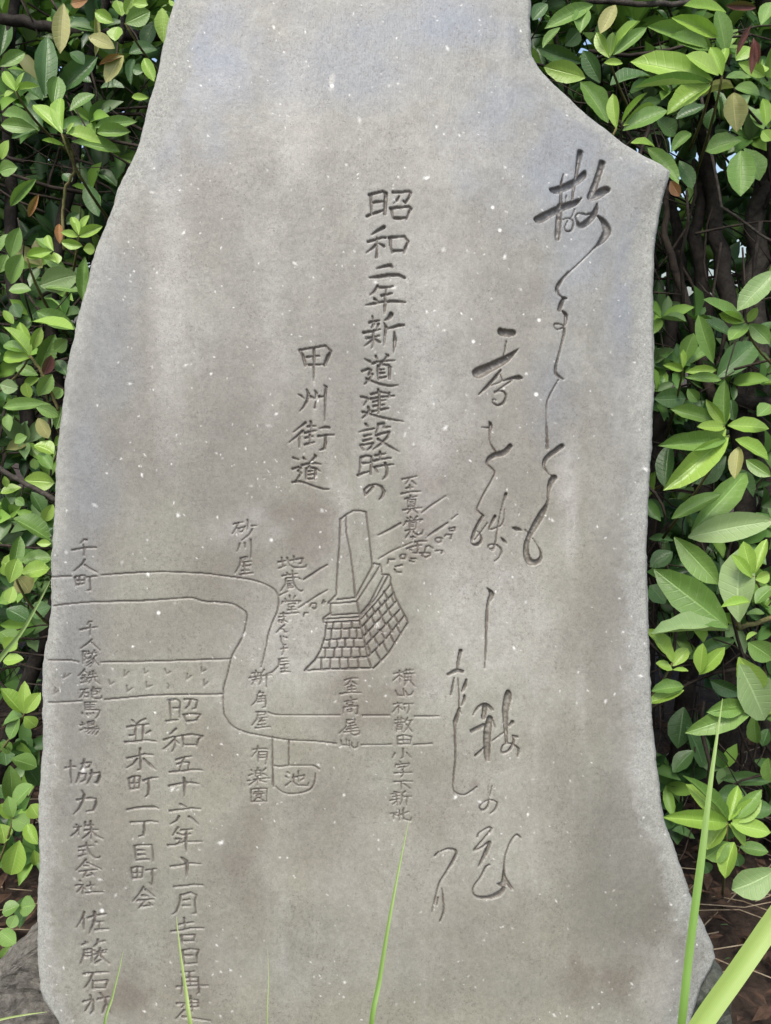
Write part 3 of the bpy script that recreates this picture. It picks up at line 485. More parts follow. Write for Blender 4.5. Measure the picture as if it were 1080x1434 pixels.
def catmull(pts):
    out = []
    n = len(pts)
    for i in range(n - 1):
        p0 = pts[max(i - 1, 0)]; p1 = pts[i]; p2 = pts[i + 1]; p3 = pts[min(i + 2, n - 1)]
        for k in range(6):
            t = k / 6; t2 = t * t; t3 = t2 * t
            out.append(tuple(.5 * ((2 * b) + (c - a) * t + (2 * a - 5 * b + 4 * c - d) * t2 + (3 * b - a - 3 * c + d) * t3) for a, b, c, d in zip(p0, p1, p2, p3)))
    out.append(pts[-1]); return out
def stamp_seg(a, b, k, depthk):
    ax, ay, ar = a; bx, by, br = b; R = max(ar, br)
    y0, y1 = min(ay, by) - R - 3, max(ay, by) + R + 3
    i0 = max(0, int((y0 + 190) / 1.12)); i1 = min(NR, int((y1 + 190) / 1.12) + 2)
    if i1 <= i0: return
    x0, x1 = min(ax, bx) - R - 3, max(ax, bx) + R + 3
    j0 = int(max(0, min((x0 - lx[i0:i1]) / (rx[i0:i1] - lx[i0:i1])) * (NC - 1))); j1 = int(min(NC, max((x1 - lx[i0:i1]) / (rx[i0:i1] - lx[i0:i1])) * (NC - 1) + 2))
    if j1 <= j0: return
    sl_ = (slice(i0, i1), slice(j0, j1)); xs, ys = X[sl_], Y[sl_]
    dx, dy = bx - ax, by - ay; L2 = dx * dx + dy * dy + 1e-6
    t = np.clip(((xs - ax) * dx + (ys - ay) * dy) / L2, 0, 1)
    r = ar + (br - ar) * t; d = np.sqrt((xs - ax - t * dx) ** 2 + (ys - ay - t * dy) ** 2) / r
    prof = np.clip(1 - d ** 3, 0, 1) ** .7 * np.minimum(r * depthk + .5, 7.5)
    cut[sl_] = np.maximum(cut[sl_], prof)
    # chipped, slightly sunk margin round each stroke
    soft[sl_] = np.maximum(soft[sl_], np.clip(1 - (d * r - r) / 2.4, 0, 1))
    pid[sl_] = np.where(d * r < r + 1.6, k, pid[sl_])

LINES = {'center': 'of the long line down the middle', 'left': 'of the short line left of the middle', 'temple': 'of the small words right of the obelisk drawing', 'shop': 'of the three small words above the road', 'bunshop': 'of the small words left of the obelisk drawing', 'west': 'of the small words along the left edge', 'pond': 'of the small words left of the pond', 'mountain': 'of the worn words under the obelisk drawing', 'village': 'of the long small line right of the obelisk drawing', 'poem': 'of the flowing brush writing on the right', 'date': 'of the date line at the lower left', 'town': 'of the second line from the lower left', 'maker': 'of the lowest line at the left edge', 'map': ''}
PARTN = {'/line': ('engraved_line', 'thin straight engraved map line'), '/bank': ('engraved_bush', 'small rounded bush mark engraved beside the path'), '/pillar': ('engraved_obelisk', 'engraved drawing of an obelisk on its plinth'), '/blocks': ('engraved_stonework', 'engraved drawing of the stepped stone base under the obelisk'), '/pool': ('engraved_pond_outline', 'engraved outline of the pond and its channel'), '/road': ('engraved_road_edge', 'long engraved edge line of the road on the map'), '/range': ('engraved_field_line', 'straight engraved edge line of the field on the map'), '/mark': ('engraved_tick', 'small engraved tick standing for scrub in the field')}
parts = []
srnd = random.Random(3)
for ln in STROKES.strip().splitlines():
    if ln[0] == '@':
        _, a, b_, c_, wd, key = ln.split(); ox, oy, sc, wd = float(a), float(b_), float(c_), float(wd); curve = key.endswith('~'); key = key.strip('~'); continue
    ch, rest = ln.split(' ', 1)
    if ch[0] == '/': nm, lb = PARTN[ch]
    else: nm, lb = 'engraved_character', 'engraved character %s %s' % (ch, LINES[key])
    k = len(parts); parts.append((nm, lb))
    for si, st in enumerate(rest.split('|')):
        if si and ch in ('/line', '/bank', '/road', '/range'): k = len(parts); parts.append((nm, lb))
        pts = []; q = [p.split(',') for p in st.split()]
        for i, p in enumerate(q):
            if len(p) > 2: r = float(p[2]) / sc / 2
            elif ch[0] == '/': r = wd / 2 * srnd.uniform(.85, 1.15)
            else: r = wd / 2 * (1.18 if i == 0 else .72 if i == len(q) - 1 and len(q) > 1 else 1.0) * srnd.uniform(.9, 1.1)
            pts.append((ox + float(p[0]) / sc, oy + float(p[1]) / sc, max(r, .75)))
        if curve or ch == '/road' or ch == '/pool': pts = catmull(pts)
        dk = 2.1 if key == 'poem' else 1.75 if key in ('center', 'left') else 2.2 if ch == '/blocks' else .7 if ch == '/mark' else 1.5
        for p_, q_ in zip(pts[:-1], pts[1:]): stamp_seg(p_, q_, k, dk)
wobble = 1 + fbm(X, Y, 5, 70, 2) * .5
H -= cut * wobble * PX * .95 + soft * 0.00022

# colour masks (mineral stains, pale drips, flecks, painted sky sheen and groove shade) ------------------------------------
def blob(px, py, rx_, ry_, s, seed):
    d = np.sqrt(((X - px) / rx_) ** 2 + ((Y - py) / ry_) ** 2) + fbm(X, Y, max(rx_, ry_) * .5, seed, 6) * 1.5
    return np.clip(1.25 - d, 0, 1) ** 1.2 * s
brown = np.zeros(X.shape, np.float32)
for i, (a, b_, c_, d_, s_) in enumerate([(330, 640, 110, 330, .42), (205, 560, 60, 220, .34), (470, 560, 90, 260, .30), (760, 590, 80, 200, .34), (830, 880, 90, 200, .3), (690, 700, 120, 150, .32), (590, 720, 70, 100, .6), (430, 740, 80, 110, .55), (340, 830, 60, 50, .30), (500, 980, 60, 90, .42), (560, 960, 50, 30, .45), (300, 1040, 50, 60, .34), (350, 1200, 60, 90, .42), (470, 1150, 90, 160, .30), (640, 1120, 110, 90, .30), (230, 870, 130, 50, .26), (850, 1370, 80, 45, .6), (850, 1230, 70, 190, .25), (110, 1000, 70, 330, .2), (140, 700, 60, 160, .3), (505, 900, 80, 60, .45), (390, 620, 200, 120, .3), (720, 480, 90, 200, .22), (900, 1310, 50, 80, .36), (175, 1390, 50, 45, .55), (290, 1350, 60, 90, .34), (600, 1290, 200, 90, .22), (150, 1180, 60, 130, .26), (290, 300, 70, 120, .22), (780, 1100, 80, 150, .25), (940, 1120, 30, 60, .3), (665, 1098, 8, 10, .8), (660, 320, 140, 180, .16), (460, 300, 180, 200, .12)]):
    brown = np.maximum(brown, blob(a, b_, c_, d_, s_, 100 + i * 5))
pale = np.zeros(X.shape, np.float32)
for i, (a, b_, c_, d_, s_) in enumerate([(240, 420, 30, 230, .45), (415, 200, 40, 130, .42), (465, 115, 5, 14, .95), (600, 470, 60, 200, .42), (600, 200, 110, 90, .25), (795, 690, 22, 90, .60), (800, 740, 10, 110, .5), (380, 460, 30, 150, .3), (390, 900, 90, 130, .48), (700, 900, 130, 150, .48), (600, 600, 40, 130, .5), (640, 830, 60, 160, .5), (540, 1230, 150, 120, .26), (870, 620, 40, 300, .22), (480, 720, 14, 60, .4), (340, 740, 60, 40, .4), (300, 130, 60, 60, .2), (660, 210, 60, 50, .3), (520, 370, 16, 130, .25), (700, 1150, 110, 150, .3), (930, 1380, 60, 70, .35), (880, 1010, 34, 200, .3), (470, 1350, 200, 60, .22)]):
    pale = np.maximum(pale, blob(a, b_, c_, d_, s_, 300 + i * 5))
streak = np.clip(fbm(X, Y * .07, 22, 500, 4) * 2.2 - .18, 0, 1) * np.clip(fbm(X, Y, 260, 510, 2) * 2.4 + .35, 0, 1)
pale = np.clip(pale + streak * .45, 0, 1)
blue_sheen = np.zeros(X.shape, np.float32)  # cool stone patches, with the sky's reflection painted into the colour
for i, (a, b_, c_, d_, s_) in enumerate([(300, 90, 80, 110, .85), (230, 200, 45, 80, .5), (600, 40, 190, 70, .8), (470, 100, 200, 60, .5), (700, 150, 80, 90, .55), (800, 230, 130, 90, .6), (870, 420, 34, 200, .75), (820, 330, 60, 120, .5), (780, 550, 40, 80, .35), (120, 640, 46, 220, .42), (100, 900, 40, 220, .25), (150, 470, 50, 150, .35)]):
    blue_sheen = np.maximum(blue_sheen, blob(a, b_, c_, d_, s_, 600 + i * 5))
fleck = np.zeros(X.shape, np.float32)
fr = np.random.default_rng(77)
for i in range(1900):
    fx, fy = fr.uniform(60, 990), fr.uniform(0, 1434)
    if noise.noise(Vector((fx / 70, fy / 70, 9))) + fr.uniform(-.35, .35) < -.02: continue
    r = fr.choice([.7, .9, 1.2, 1.7, 2.3], p=[.42, .34, .17, .055, .015]); a_ = fr.uniform(.25, 1)
    ii = int((fy + 190) / 1.12)
    jj = int((fx - lx[ii]) / (rx[ii] - lx[ii]) * (NC - 1))
    if not 6 < jj < NC - 6: continue
    s_ = (slice(ii - 4, ii + 5), slice(jj - 5, jj + 6)); an = fr.uniform(0, 3.1); el = fr.uniform(1, 2.2)
    ux = (X[s_] - fx) * math.cos(an) + (Y[s_] - fy) * math.sin(an); uy = -(X[s_] - fx) * math.sin(an) + (Y[s_] - fy) * math.cos(an)
    fleck[s_] = np.maximum(fleck[s_], np.clip(1.4 - np.sqrt((ux / el) ** 2 + uy ** 2) / r * (1 + fr.uniform(-.35, .5, ux.shape)), 0, 1) * a_)
for fx, fy, r in [(143, 1275, 2.4), (700, 322, 2), (222, 858, 2.2), (690, 290, 2), (751, 552, 2.4), (465, 120, 2.2), (380, 756, 2), (663, 478, 2.0), (755, 448, 2)]:
    fleck = np.maximum(fleck, np.clip(1.6 - np.sqrt((X - fx) ** 2 + (Y - fy) ** 2) / r, 0, 1))
H -= np.where(cut > 0, 0, fleck * 0.0003)
wear = np.stack([rim, brown, pale, np.clip(fleck, 0, 1)], -1).reshape(-1, 4)
olive = np.clip(np.interp(Y, [0, 500, 800, 1434], [0, .15, .75, .8]) * np.interp(X, [60, 260, 800, 930], [.35, 1, 1, .3]) + nb * .5, 0, 1).astype(np.float32) * (1 - rim)
cut_shade = np.clip(cut / 1.5, 0, 1) ** 1.5 * np.clip(1.5 - cut / 8, .6, 1)  # darkens the strokes' insides to paint in groove shade
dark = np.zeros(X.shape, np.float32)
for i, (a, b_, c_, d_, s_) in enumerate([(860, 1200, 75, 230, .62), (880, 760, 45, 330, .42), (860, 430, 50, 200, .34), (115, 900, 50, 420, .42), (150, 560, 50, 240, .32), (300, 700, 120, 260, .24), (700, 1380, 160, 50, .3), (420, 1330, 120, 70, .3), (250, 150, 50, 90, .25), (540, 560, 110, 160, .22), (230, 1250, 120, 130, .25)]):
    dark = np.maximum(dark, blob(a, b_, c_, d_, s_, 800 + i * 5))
tint = np.stack([blue_sheen * (1 - rim), cut_shade, dark * (1 - rim), olive], -1).reshape(-1, 4)

ax3 = lambda v: np.array(v, dtype=np.float32)
def world(x, y, h):
    k = PX
    return ax3(O)[None] + ((x - 540) * k)[:, None] * ax3(U) + ((717 - y) * k)[:, None] * ax3(V) + h[:, None] * ax3(N)
CO = world(X.ravel(), Y.ravel(), H.ravel().astype(np.float32))
idx = np.arange(NR * NC).reshape(NR, NC)
quads = np.stack([idx[:-1, :-1], idx[1:, :-1], idx[1:, 1:], idx[:-1, 1:]], -1).reshape(-1, 4)
cp = np.max(np.stack([pid[:-1, :-1], pid[1:, :-1], pid[1:, 1:], pid[:-1, 1:]]), 0).ravel()
# slab body: face + sides + back
TH = 0.105; NS = 9
ringL, ringR = idx[:, 0], idx[:, -1]
ring = np.concatenate([ringL, idx[-1, 1:], ringR[::-1][1:], idx[0, ::-1][1:-1]])
cen = CO[ring].mean(0); rco = CO[ring]
rp = np.stack([X.ravel()[ring], Y.ravel()[ring]], -1)
tang = np.roll(rp, -6, 0) - np.roll(rp, 6, 0); nrm = np.stack([-tang[:, 1], tang[:, 0]], -1); nrm /= np.linalg.norm(nrm, axis=1)[:, None] + 1e-6
side_co = []; base_n = len(CO)
for s in range(1, NS + 1):
    t = s / NS; off = (fbm(rp[:, 0] + s * 22, rp[:, 1], 45, 900, 3) * 16 + math.sin(t * math.pi) * 5 - (8 if s == NS else 0)) * (1 if s > 1 else .4)
    x = rp[:, 0] + nrm[:, 0] * -off; y = rp[:, 1] + nrm[:, 1] * -off
    side_co.append(world(x, y, np.full(len(x), -TH * t, np.float32) - .004))
allco = np.concatenate([CO] + side_co)
rn = len(ring); sq = []
prev = ring
for s in range(NS):
    cur = base_n + s * rn + np.arange(rn)
    sq.append(np.stack([prev, np.roll(prev, -1), np.roll(cur, -1), cur], -1)[:, ::-1]); prev = cur
# back: strips between the left and right ring of the last layer
lb_ = prev[:NR]; rb_ = prev[NR + NC - 2: NR + NC - 2 + NR][::-1]
sq.append(np.stack([lb_[:-1], rb_[:-1], rb_[1:], lb_[1:]], -1))
extra = np.concatenate(sq)
aw = np.zeros((len(allco), 4), np.float32); aw[:base_n] = wear; aw[base_n:, 0] = .7; aw[base_n:, 3] = 0
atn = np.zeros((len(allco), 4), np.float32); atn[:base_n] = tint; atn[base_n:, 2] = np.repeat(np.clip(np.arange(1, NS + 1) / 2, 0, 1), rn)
bodyq = np.concatenate([quads[cp < 0], extra])
used = np.zeros(len(allco), bool); used[bodyq.ravel()] = True; remap = np.cumsum(used) - 1
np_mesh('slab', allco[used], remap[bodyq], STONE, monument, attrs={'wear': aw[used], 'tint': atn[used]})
order = np.argsort(cp, kind='stable'); cps = cp[order]; qs = quads[order]
for k, (nm, lb) in enumerate(parts):
    a = np.searchsorted(cps, k, 'left'); b_ = np.searchsorted(cps, k, 'right')
    if b_ <= a: continue
    q = qs[a:b_]; u, inv = np.unique(q, return_inverse=True)
    o = np_mesh(nm, CO[u], inv.reshape(-1, 4), STONE, monument, attrs={'wear': wear[u], 'tint': tint[u]})
    o['label'] = lb
del CO, allco

# ------------------------------------------------------------------ foot rocks
def rock(name, pts, depth0, depth1, mat, label, seed):
    """a rough boulder: a convex outline seen from the front with real depth and a broken skin"""
    import bmesh
    bm = bmesh.new(); r = random.Random(seed)
    for (px, py, sh) in pts:
        for dd in (depth0, (depth0 + depth1) / 2, depth1):
            cx = sum(p[0] for p in pts) / len(pts); cy = sum(p[1] for p in pts) / len(pts)
            f = 1.0 if dd == depth0 else 1.12 if dd != depth1 else .8
            p = P(cx + (px - cx) * f, cy + (py - cy) * f + sh * (dd - depth0) * 1000, 0) - N * dd
            bm.verts.new(p)
    bmesh.ops.convex_hull(bm, input=bm.verts)
    for v in [v for v in bm.verts if not v.link_faces]: bm.verts.remove(v)
    bmesh.ops.triangulate(bm, faces=bm.faces)
    for _ in range(5): bmesh.ops.subdivide_edges(bm, edges=[e for e in bm.edges if e.calc_length() > .011], cuts=1, use_grid_fill=False); bmesh.ops.triangulate(bm, faces=[f for f in bm.faces if len(f.verts) > 3])
    bm.normal_update()
    for v in bm.verts:
        p = v.co; q = noise.fractal(p * 9 + Vector((seed, 0, 0)), 1, 2, 5) * .010 + noise.fractal(p * 45, 1, 2, 4) * .006
        v.co += v.normal * q
    me = bpy.data.meshes.new(name); bm.to_mesh(me); bm.free(); me.materials.append(mat)
    me.polygons.foreach_set('use_smooth', [False] * len(me.polygons))
    o = bpy.data.objects.new(name, me); C.objects.link(o)
    tag(o, label, 'rock')
rock('footing_rock', [(-200, 1540, 0), (-60, 1455, 0), (20, 1372, 0), (62, 1322, 0), (140, 1340, 0), (200, 1420, 0), (210, 1640, 0), (-200, 1640, 0)], .045, .15, ROCK, 'rough grey-brown rock sloping away behind the slab at the lower left corner', 4)
rock('footing_rock', [(930, 1370, 0), (1000, 1362, 0), (1026, 1392, 0), (1040, 1444, 0), (1050, 1600, 0), (900, 1640, 0), (860, 1440, 0)], .02, .14, ROCK2, 'dark mossy rock wedged against the lower right corner of the slab', 9)

# ------------------------------------------------------------------ azaleas
def leaf_template(seed, nx=5, ny=9):
    r = random.Random(seed); fold = r.uniform(.16, .42); droop = r.uniform(-.05, .22); tw = r.uniform(-.25, .25); pw = r.uniform(.95, 1.3); bend = r.uniform(-.05, .05); wav = r.uniform(0, .02); ph = r.uniform(0, 6)
    vs, fs, rb = [], [], []
    for j in range(ny):
        t = j / (ny - 1)
        w = max(math.sin(math.pi * t ** pw), 0) ** .68 * .5
        w *= 1 + r.uniform(-.05, .05)
        if j == 0: w = .03
        if j == ny - 1: w = .012
        for i in range(nx):
            s = i / (nx - 1) * 2 - 1
            z = abs(s) ** 1.2 * fold * w - droop * t * t + tw * s * w * (t - .4) + wav * math.sin(t * 16 + ph + s * 2) * abs(s)
            vs.append((s * w + bend * math.sin(math.pi * t), t, z)); rb.append((abs(s), t, 0, 1))
    for j in range(ny - 1):
        for i in range(nx - 1):
            a = j * nx + i; fs.append((a, a + 1, a + nx + 1, a + nx))
    return vs, fs, rb
TEMPL = [leaf_template(i) for i in range(14)]
LMESH = {}
def leaf_mesh(ti, cls):
    if (ti, cls) not in LMESH:
        vs, fs, rb = TEMPL[ti]; me = bpy.data.meshes.new('leaf'); me.from_pydata(vs, [], fs)
        me.polygons.foreach_set('use_smooth', [True] * len(fs)); a = me.attributes.new('rib', 'FLOAT_COLOR', 'POINT'); a.data.foreach_set('color', [c for q in rb for c in q])
        me.materials.append(LM[cls]); LMESH[(ti, cls)] = me
    return LMESH[(ti, cls)]
CAMP = O + N * D
def leaf_matrix(b, t, wid, roll):
    y = t - b; L = y.length; yn = y / L
    view = (CAMP - (b + t) / 2).normalized() + Vector((0, -.1, .55)); z = (view - yn * view.dot(yn))
    z = z.normalized() if z.length > .05 else Vector((0, 0, 1)); x = yn.cross(z)
    R = Matrix.Rotation(roll, 3, yn); x = R @ x; z = R @ z
    m = Matrix((x * wid, y, z * L)).transposed().to_4x4(); m.translation = b; return m
left_shrub = empty('azalea_shrub', (-0.62, 0.45, 0)); right_shrub = empty('azalea_shrub', (0.62, 0.45, 0))
tag(left_shrub, 'leafy azalea hedge with dense brown twigs, left of the stone slab', 'shrub')
tag(right_shrub, 'azalea hedge with large leaves and thick dark stems, right of the stone slab', 'shrub')
lr = random.Random(21); bases = []
leafrows = []
for ln in LEAVES.strip().splitlines():
    if ln[0] == '@': _, a, b_, c_ = ln.split(); ox, oy, sc = float(a), float(b_), float(c_); continue
    for it in ln.split():
        f = it.split(','); bx, by, tx, ty, wd = [float(q) for q in f[:5]]
        leafrows.append((ox + bx / sc, oy + by / sc, ox + tx / sc, oy + ty / sc, wd / sc, f[5]))
clusters = []
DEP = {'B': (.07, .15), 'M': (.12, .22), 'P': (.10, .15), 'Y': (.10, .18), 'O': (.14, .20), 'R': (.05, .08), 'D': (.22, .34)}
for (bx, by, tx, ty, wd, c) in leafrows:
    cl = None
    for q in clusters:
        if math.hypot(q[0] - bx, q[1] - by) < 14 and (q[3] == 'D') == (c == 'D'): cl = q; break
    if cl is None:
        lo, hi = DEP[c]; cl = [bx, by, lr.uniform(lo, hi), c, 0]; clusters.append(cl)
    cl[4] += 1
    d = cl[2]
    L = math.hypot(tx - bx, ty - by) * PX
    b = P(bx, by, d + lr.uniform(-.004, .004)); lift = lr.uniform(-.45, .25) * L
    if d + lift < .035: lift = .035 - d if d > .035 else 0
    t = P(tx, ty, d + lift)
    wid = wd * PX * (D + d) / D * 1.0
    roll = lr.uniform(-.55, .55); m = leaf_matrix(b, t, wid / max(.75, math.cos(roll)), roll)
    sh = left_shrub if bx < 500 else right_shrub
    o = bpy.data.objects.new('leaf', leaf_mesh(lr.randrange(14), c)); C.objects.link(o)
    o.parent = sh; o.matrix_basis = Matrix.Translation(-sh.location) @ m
def bez(a, b, c, n=7): return [a.lerp(b, i / n).lerp(b.lerp(c, i / n), i / n) for i in range(n + 1)]
for cl in clusters:
    if cl[3] in 'ORD' or cl[4] < 3: continue
    a = P(cl[0], cl[1], cl[2]); left = cl[0] < 500; ox_ = lr.uniform(-75, 75)
    c = P(cl[0] + ox_ * 2.2, cl[1] + lr.uniform(40, 150), cl[2] + lr.uniform(.14, .26)); b = P(cl[0] + ox_ * .5, cl[1] + lr.uniform(40, 70), cl[2] + lr.uniform(.01, .05))
    if c.z < .02: c.z = .02
    mb = MB(); pts = bez(a, b, c); mb.tube(pts, [.0015 + .0010 * i / 7 for i in range(8)], 6, .08)
    mb.build('shoot', STEM if cl[3] in 'BMP' else TWIGM, left_shrub if left else right_shrub)

# stems and thick branches that can be picked out
def branch(pts, r0, r1, mat, parent, name='branch', n=9):
    P3 = [P(*p) for p in pts]; out = []
    for i in range(len(P3) - 1):
        for k in range(6): out.append(P3[i].lerp(P3[i + 1], k / 6) + Vector([lr.uniform(-.3, .3) * r0 for _ in range(3)]))
    out.append(P3[-1]); mb = MB(); mb.tube(out, [r0 + (r1 - r0) * i / (len(out) - 1) for i in range(len(out))], n, .10); return mb.build(name, mat, parent)
TH_ = [([(1010, 1150, .42), (1040, 700, .40), (1030, 480, .40), (1005, 330, .42), (985, 150, .40), (960, -120, .38)], .020, .010, BARK),
       ([(1090, 1180, .50), (1075, 700, .46), (1058, 430, .44), (1062, 300, .44), (1085, 100, .44), (1110, -150, .40)], .024, .012, BARK2),
       ([(940, 1150, .50), (985, 720, .46), (990, 480, .46), (975, 330, .44), (990, 200, .44), (1030, -80, .42)], .017, .008, BARK),
       ([(1140, 1100, .52), (1120, 600, .50), (1100, 360, .42), (1075, 180, .36), (1075, 40, .34), (1060, -120, .3)], .022, .010, BARK2),
       ([(900, 1120, .55), (925, 560, .52), (955, 400, .5), (945, 300, .5), (900, 100, .5)], .015, .007, BARK),
       ([(1000, 560, .34), (960, 420, .36), (930, 330, .36), (935, 260, .36)], .009, .004, TWIGM),
       ([(1020, 560, .36), (1140, 570, .38), (1300, 520, .4)], .013, .008, BARK),
       ([(980, 120, .30), (1010, 290, .28), (1075, 335, .26), (1150, 370, .25)], .0025, .002, BARK2),
       ([(1010, 340, .3), (999, 410, .3), (1000, 420, .3)], .002, .002, TWIGM),
       ([(820, 2, .22), (930, 6, .22), (1000, 2, .22)], .0045, .004, BARK2),
       ([(1065, 310, .30), (1050, 420, .30), (1020, 560, .32)], .0035, .003, BARK),
       ([(1100, 860, .24), (1035, 880, .16), (1033, 870, .15)], .004, .003, STEM)]
for p_, a, b_, m_ in TH_: branch(p_, a, b_, m_, right_shrub)
for p_, a, b_, m_ in [([(-60, 620, .12), (20, 668, .11), (75, 698, .10), (140, 720, .14)], .0035, .0035, BARK2), ([(170, 60, .22), (176, 0, .2), (200, -80, .2)], .004, .003, BARK),
       ([(40, 640, .3), (20, 400, .34), (10, 120, .36), (30, -120, .36)], .012, .008, BARK), ([(-40, 1200, .4), (100, 780, .4), (70, 430, .4), (110, 180, .4), (170, -100, .4)], .014, .007, BARK),
       ([(90, 350, .17), (88, 300, .17), (92, 262, .16), (105, 240, .15), (100, 210, .13), (90, 190, .10)], .0022, .0022, STEM), ([(82, 575, .13), (70, 545, .12), (58, 520, .11), (42, 498, .1)], .0022, .002, STEM), ([(0, 25, .3), (100, 45, .32), (230, 50, .34)], .009, .008, BARK)]:
    branch(p_, a, b_, m_, left_shrub)

# tangle of thin dead twigs
def twigs(parent, xr, count, seed, up):
    r = random.Random(seed); mb = MB()
    for _ in range(count):
        d = r.uniform(.26, .75); px, py = r.uniform(*xr), r.uniform(-150, 1150); L = r.uniform(60, 260)
        a = r.gauss(math.pi / 2, .35) if r.random() < up else r.gauss(.25, .5); a += 0 if r.random() < .5 else math.pi
        pts = [P(px, py, d)]; x, y, dd = px, py, d
        for _k in range(4):
            x += math.cos(a) * L / 4; y += math.sin(a) * L / 4; a += r.uniform(-.35, .35); dd += r.uniform(-.03, .03); pts.append(P(x, y, max(dd, .24)))
        rr = r.choice([.0012, .0016, .0022, .0035]); 
        if min(p.z for p in pts) < 0: continue
        mb.tube(pts, [rr * (1 - .12 * i) for i in range(5)], 4)
    o = mb.build('twigs', TWIGM, parent); o['kind'] = 'stuff'
twigs(left_shrub, (-350, 330), 900, 5, .3); twigs(right_shrub, (760, 1430), 900, 6, .6)

# the mass of leaves deeper in, above and behind
def vcol_leaf_material():
    m, nt, b = mat_new('leaf_mass', rough=.42, spec=.45)
    at = nd(nt, 'ShaderNodeAttribute', attribute_name='tone'); nt.links.new(at.outputs['Color'], b.inputs['Base Color'])
    tr = nd(nt, 'ShaderNodeBsdfTranslucent'); nt.links.new(mix(nt, .4, at.outputs['Color'], (.2, .4, .04)), tr.inputs[0])
    mx = nd(nt, 'ShaderNodeMixShader'); mx.inputs[0].default_value = .2
    nt.links.new(b.outputs[0], mx.inputs[1]); nt.links.new(tr.outputs[0], mx.inputs[2]); nt.links.new(mx.outputs[0], nt.nodes['Material Output'].inputs['Surface'])
    return m
MASS = vcol_leaf_material()
def foliage(parent, spots, seed, lmin=.035, lmax=.075, name='foliage'):
    """whorls of leaves at each (point, outward direction)"""
    r = np.random.default_rng(seed)
    base = [leaf_template(50 + i, 3, 5) for i in range(5)]; V0 = [np.array(b[0], np.float32) for b in base]; F0 = np.array(base[0][1], np.int32)
    VS, FS, CS = [], [], []; n = 0
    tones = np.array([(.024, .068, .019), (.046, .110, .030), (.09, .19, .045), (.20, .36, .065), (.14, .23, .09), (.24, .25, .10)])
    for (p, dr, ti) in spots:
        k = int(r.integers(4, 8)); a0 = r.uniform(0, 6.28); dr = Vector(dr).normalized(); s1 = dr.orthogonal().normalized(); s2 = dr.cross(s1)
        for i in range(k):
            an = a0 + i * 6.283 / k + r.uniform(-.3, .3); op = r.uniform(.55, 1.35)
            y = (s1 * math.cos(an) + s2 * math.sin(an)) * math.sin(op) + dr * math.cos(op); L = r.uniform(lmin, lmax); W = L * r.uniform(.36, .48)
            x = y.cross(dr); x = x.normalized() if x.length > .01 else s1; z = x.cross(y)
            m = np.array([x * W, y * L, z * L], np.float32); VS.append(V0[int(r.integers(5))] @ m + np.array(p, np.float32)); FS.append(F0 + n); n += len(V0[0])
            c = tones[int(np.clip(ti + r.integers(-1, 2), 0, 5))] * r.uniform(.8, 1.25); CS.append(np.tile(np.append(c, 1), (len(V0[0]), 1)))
    o = np_mesh(name, np.concatenate(VS), np.concatenate(FS), MASS, parent, attrs={'tone': np.concatenate(CS)}); o['kind'] = 'stuff'; return o
def spots_for(x0, x1, seed):
    r = random.Random(seed); out = []
    for _ in range(760):      # canopy above the picture
        x = r.uniform(x0, x1); y = r.uniform(.12, 1.25)
        if y < .42: continue
        z = 1.48 + r.uniform(-.06, .18) - (.10 if y < .3 else 0)
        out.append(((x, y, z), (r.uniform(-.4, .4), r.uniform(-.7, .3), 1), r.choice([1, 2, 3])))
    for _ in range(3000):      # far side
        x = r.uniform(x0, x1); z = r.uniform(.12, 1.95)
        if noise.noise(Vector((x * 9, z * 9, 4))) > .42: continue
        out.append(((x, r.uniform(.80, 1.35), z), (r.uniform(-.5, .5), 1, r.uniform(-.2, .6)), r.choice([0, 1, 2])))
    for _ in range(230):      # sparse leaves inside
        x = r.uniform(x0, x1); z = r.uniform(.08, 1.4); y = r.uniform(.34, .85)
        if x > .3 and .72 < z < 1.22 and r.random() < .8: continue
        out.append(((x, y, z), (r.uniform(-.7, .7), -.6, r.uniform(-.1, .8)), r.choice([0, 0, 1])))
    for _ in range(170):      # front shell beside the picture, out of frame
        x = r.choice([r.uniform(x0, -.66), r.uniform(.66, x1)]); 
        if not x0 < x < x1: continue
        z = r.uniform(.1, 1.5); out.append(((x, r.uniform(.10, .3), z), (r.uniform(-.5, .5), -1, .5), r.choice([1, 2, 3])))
    return out
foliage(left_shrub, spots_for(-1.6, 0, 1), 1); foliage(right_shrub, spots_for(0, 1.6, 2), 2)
# near, small whorls filling between the traced leaves at the left
r = random.Random(12); near = []
for _ in range(95):
    px, py = r.uniform(-40, 215), r.uniform(0, 1200)
    edge = np.interp(py, [p[0] for p in LEFT], [p[1] for p in LEFT])
    if px > edge: continue
    near.append((tuple(P(px, py, r.uniform(.26, .36))), (r.uniform(-.5, .5), -1, r.uniform(.2, .9)), r.choice([1, 2, 3, 3, 4])))
foliage(left_shrub, near, 5, .034, .062)
near = []
for _ in range(100):
    px, py = r.uniform(900, 1100), r.choice([r.uniform(-20, 200), r.uniform(430, 1180)])
    near.append((tuple(P(px, py, r.uniform(.28, .40))), (r.uniform(-.5, .5), -1, r.uniform(.2, .9)), r.choice([1, 2, 3, 3])))
foliage(right_shrub, near, 6, .03, .06)

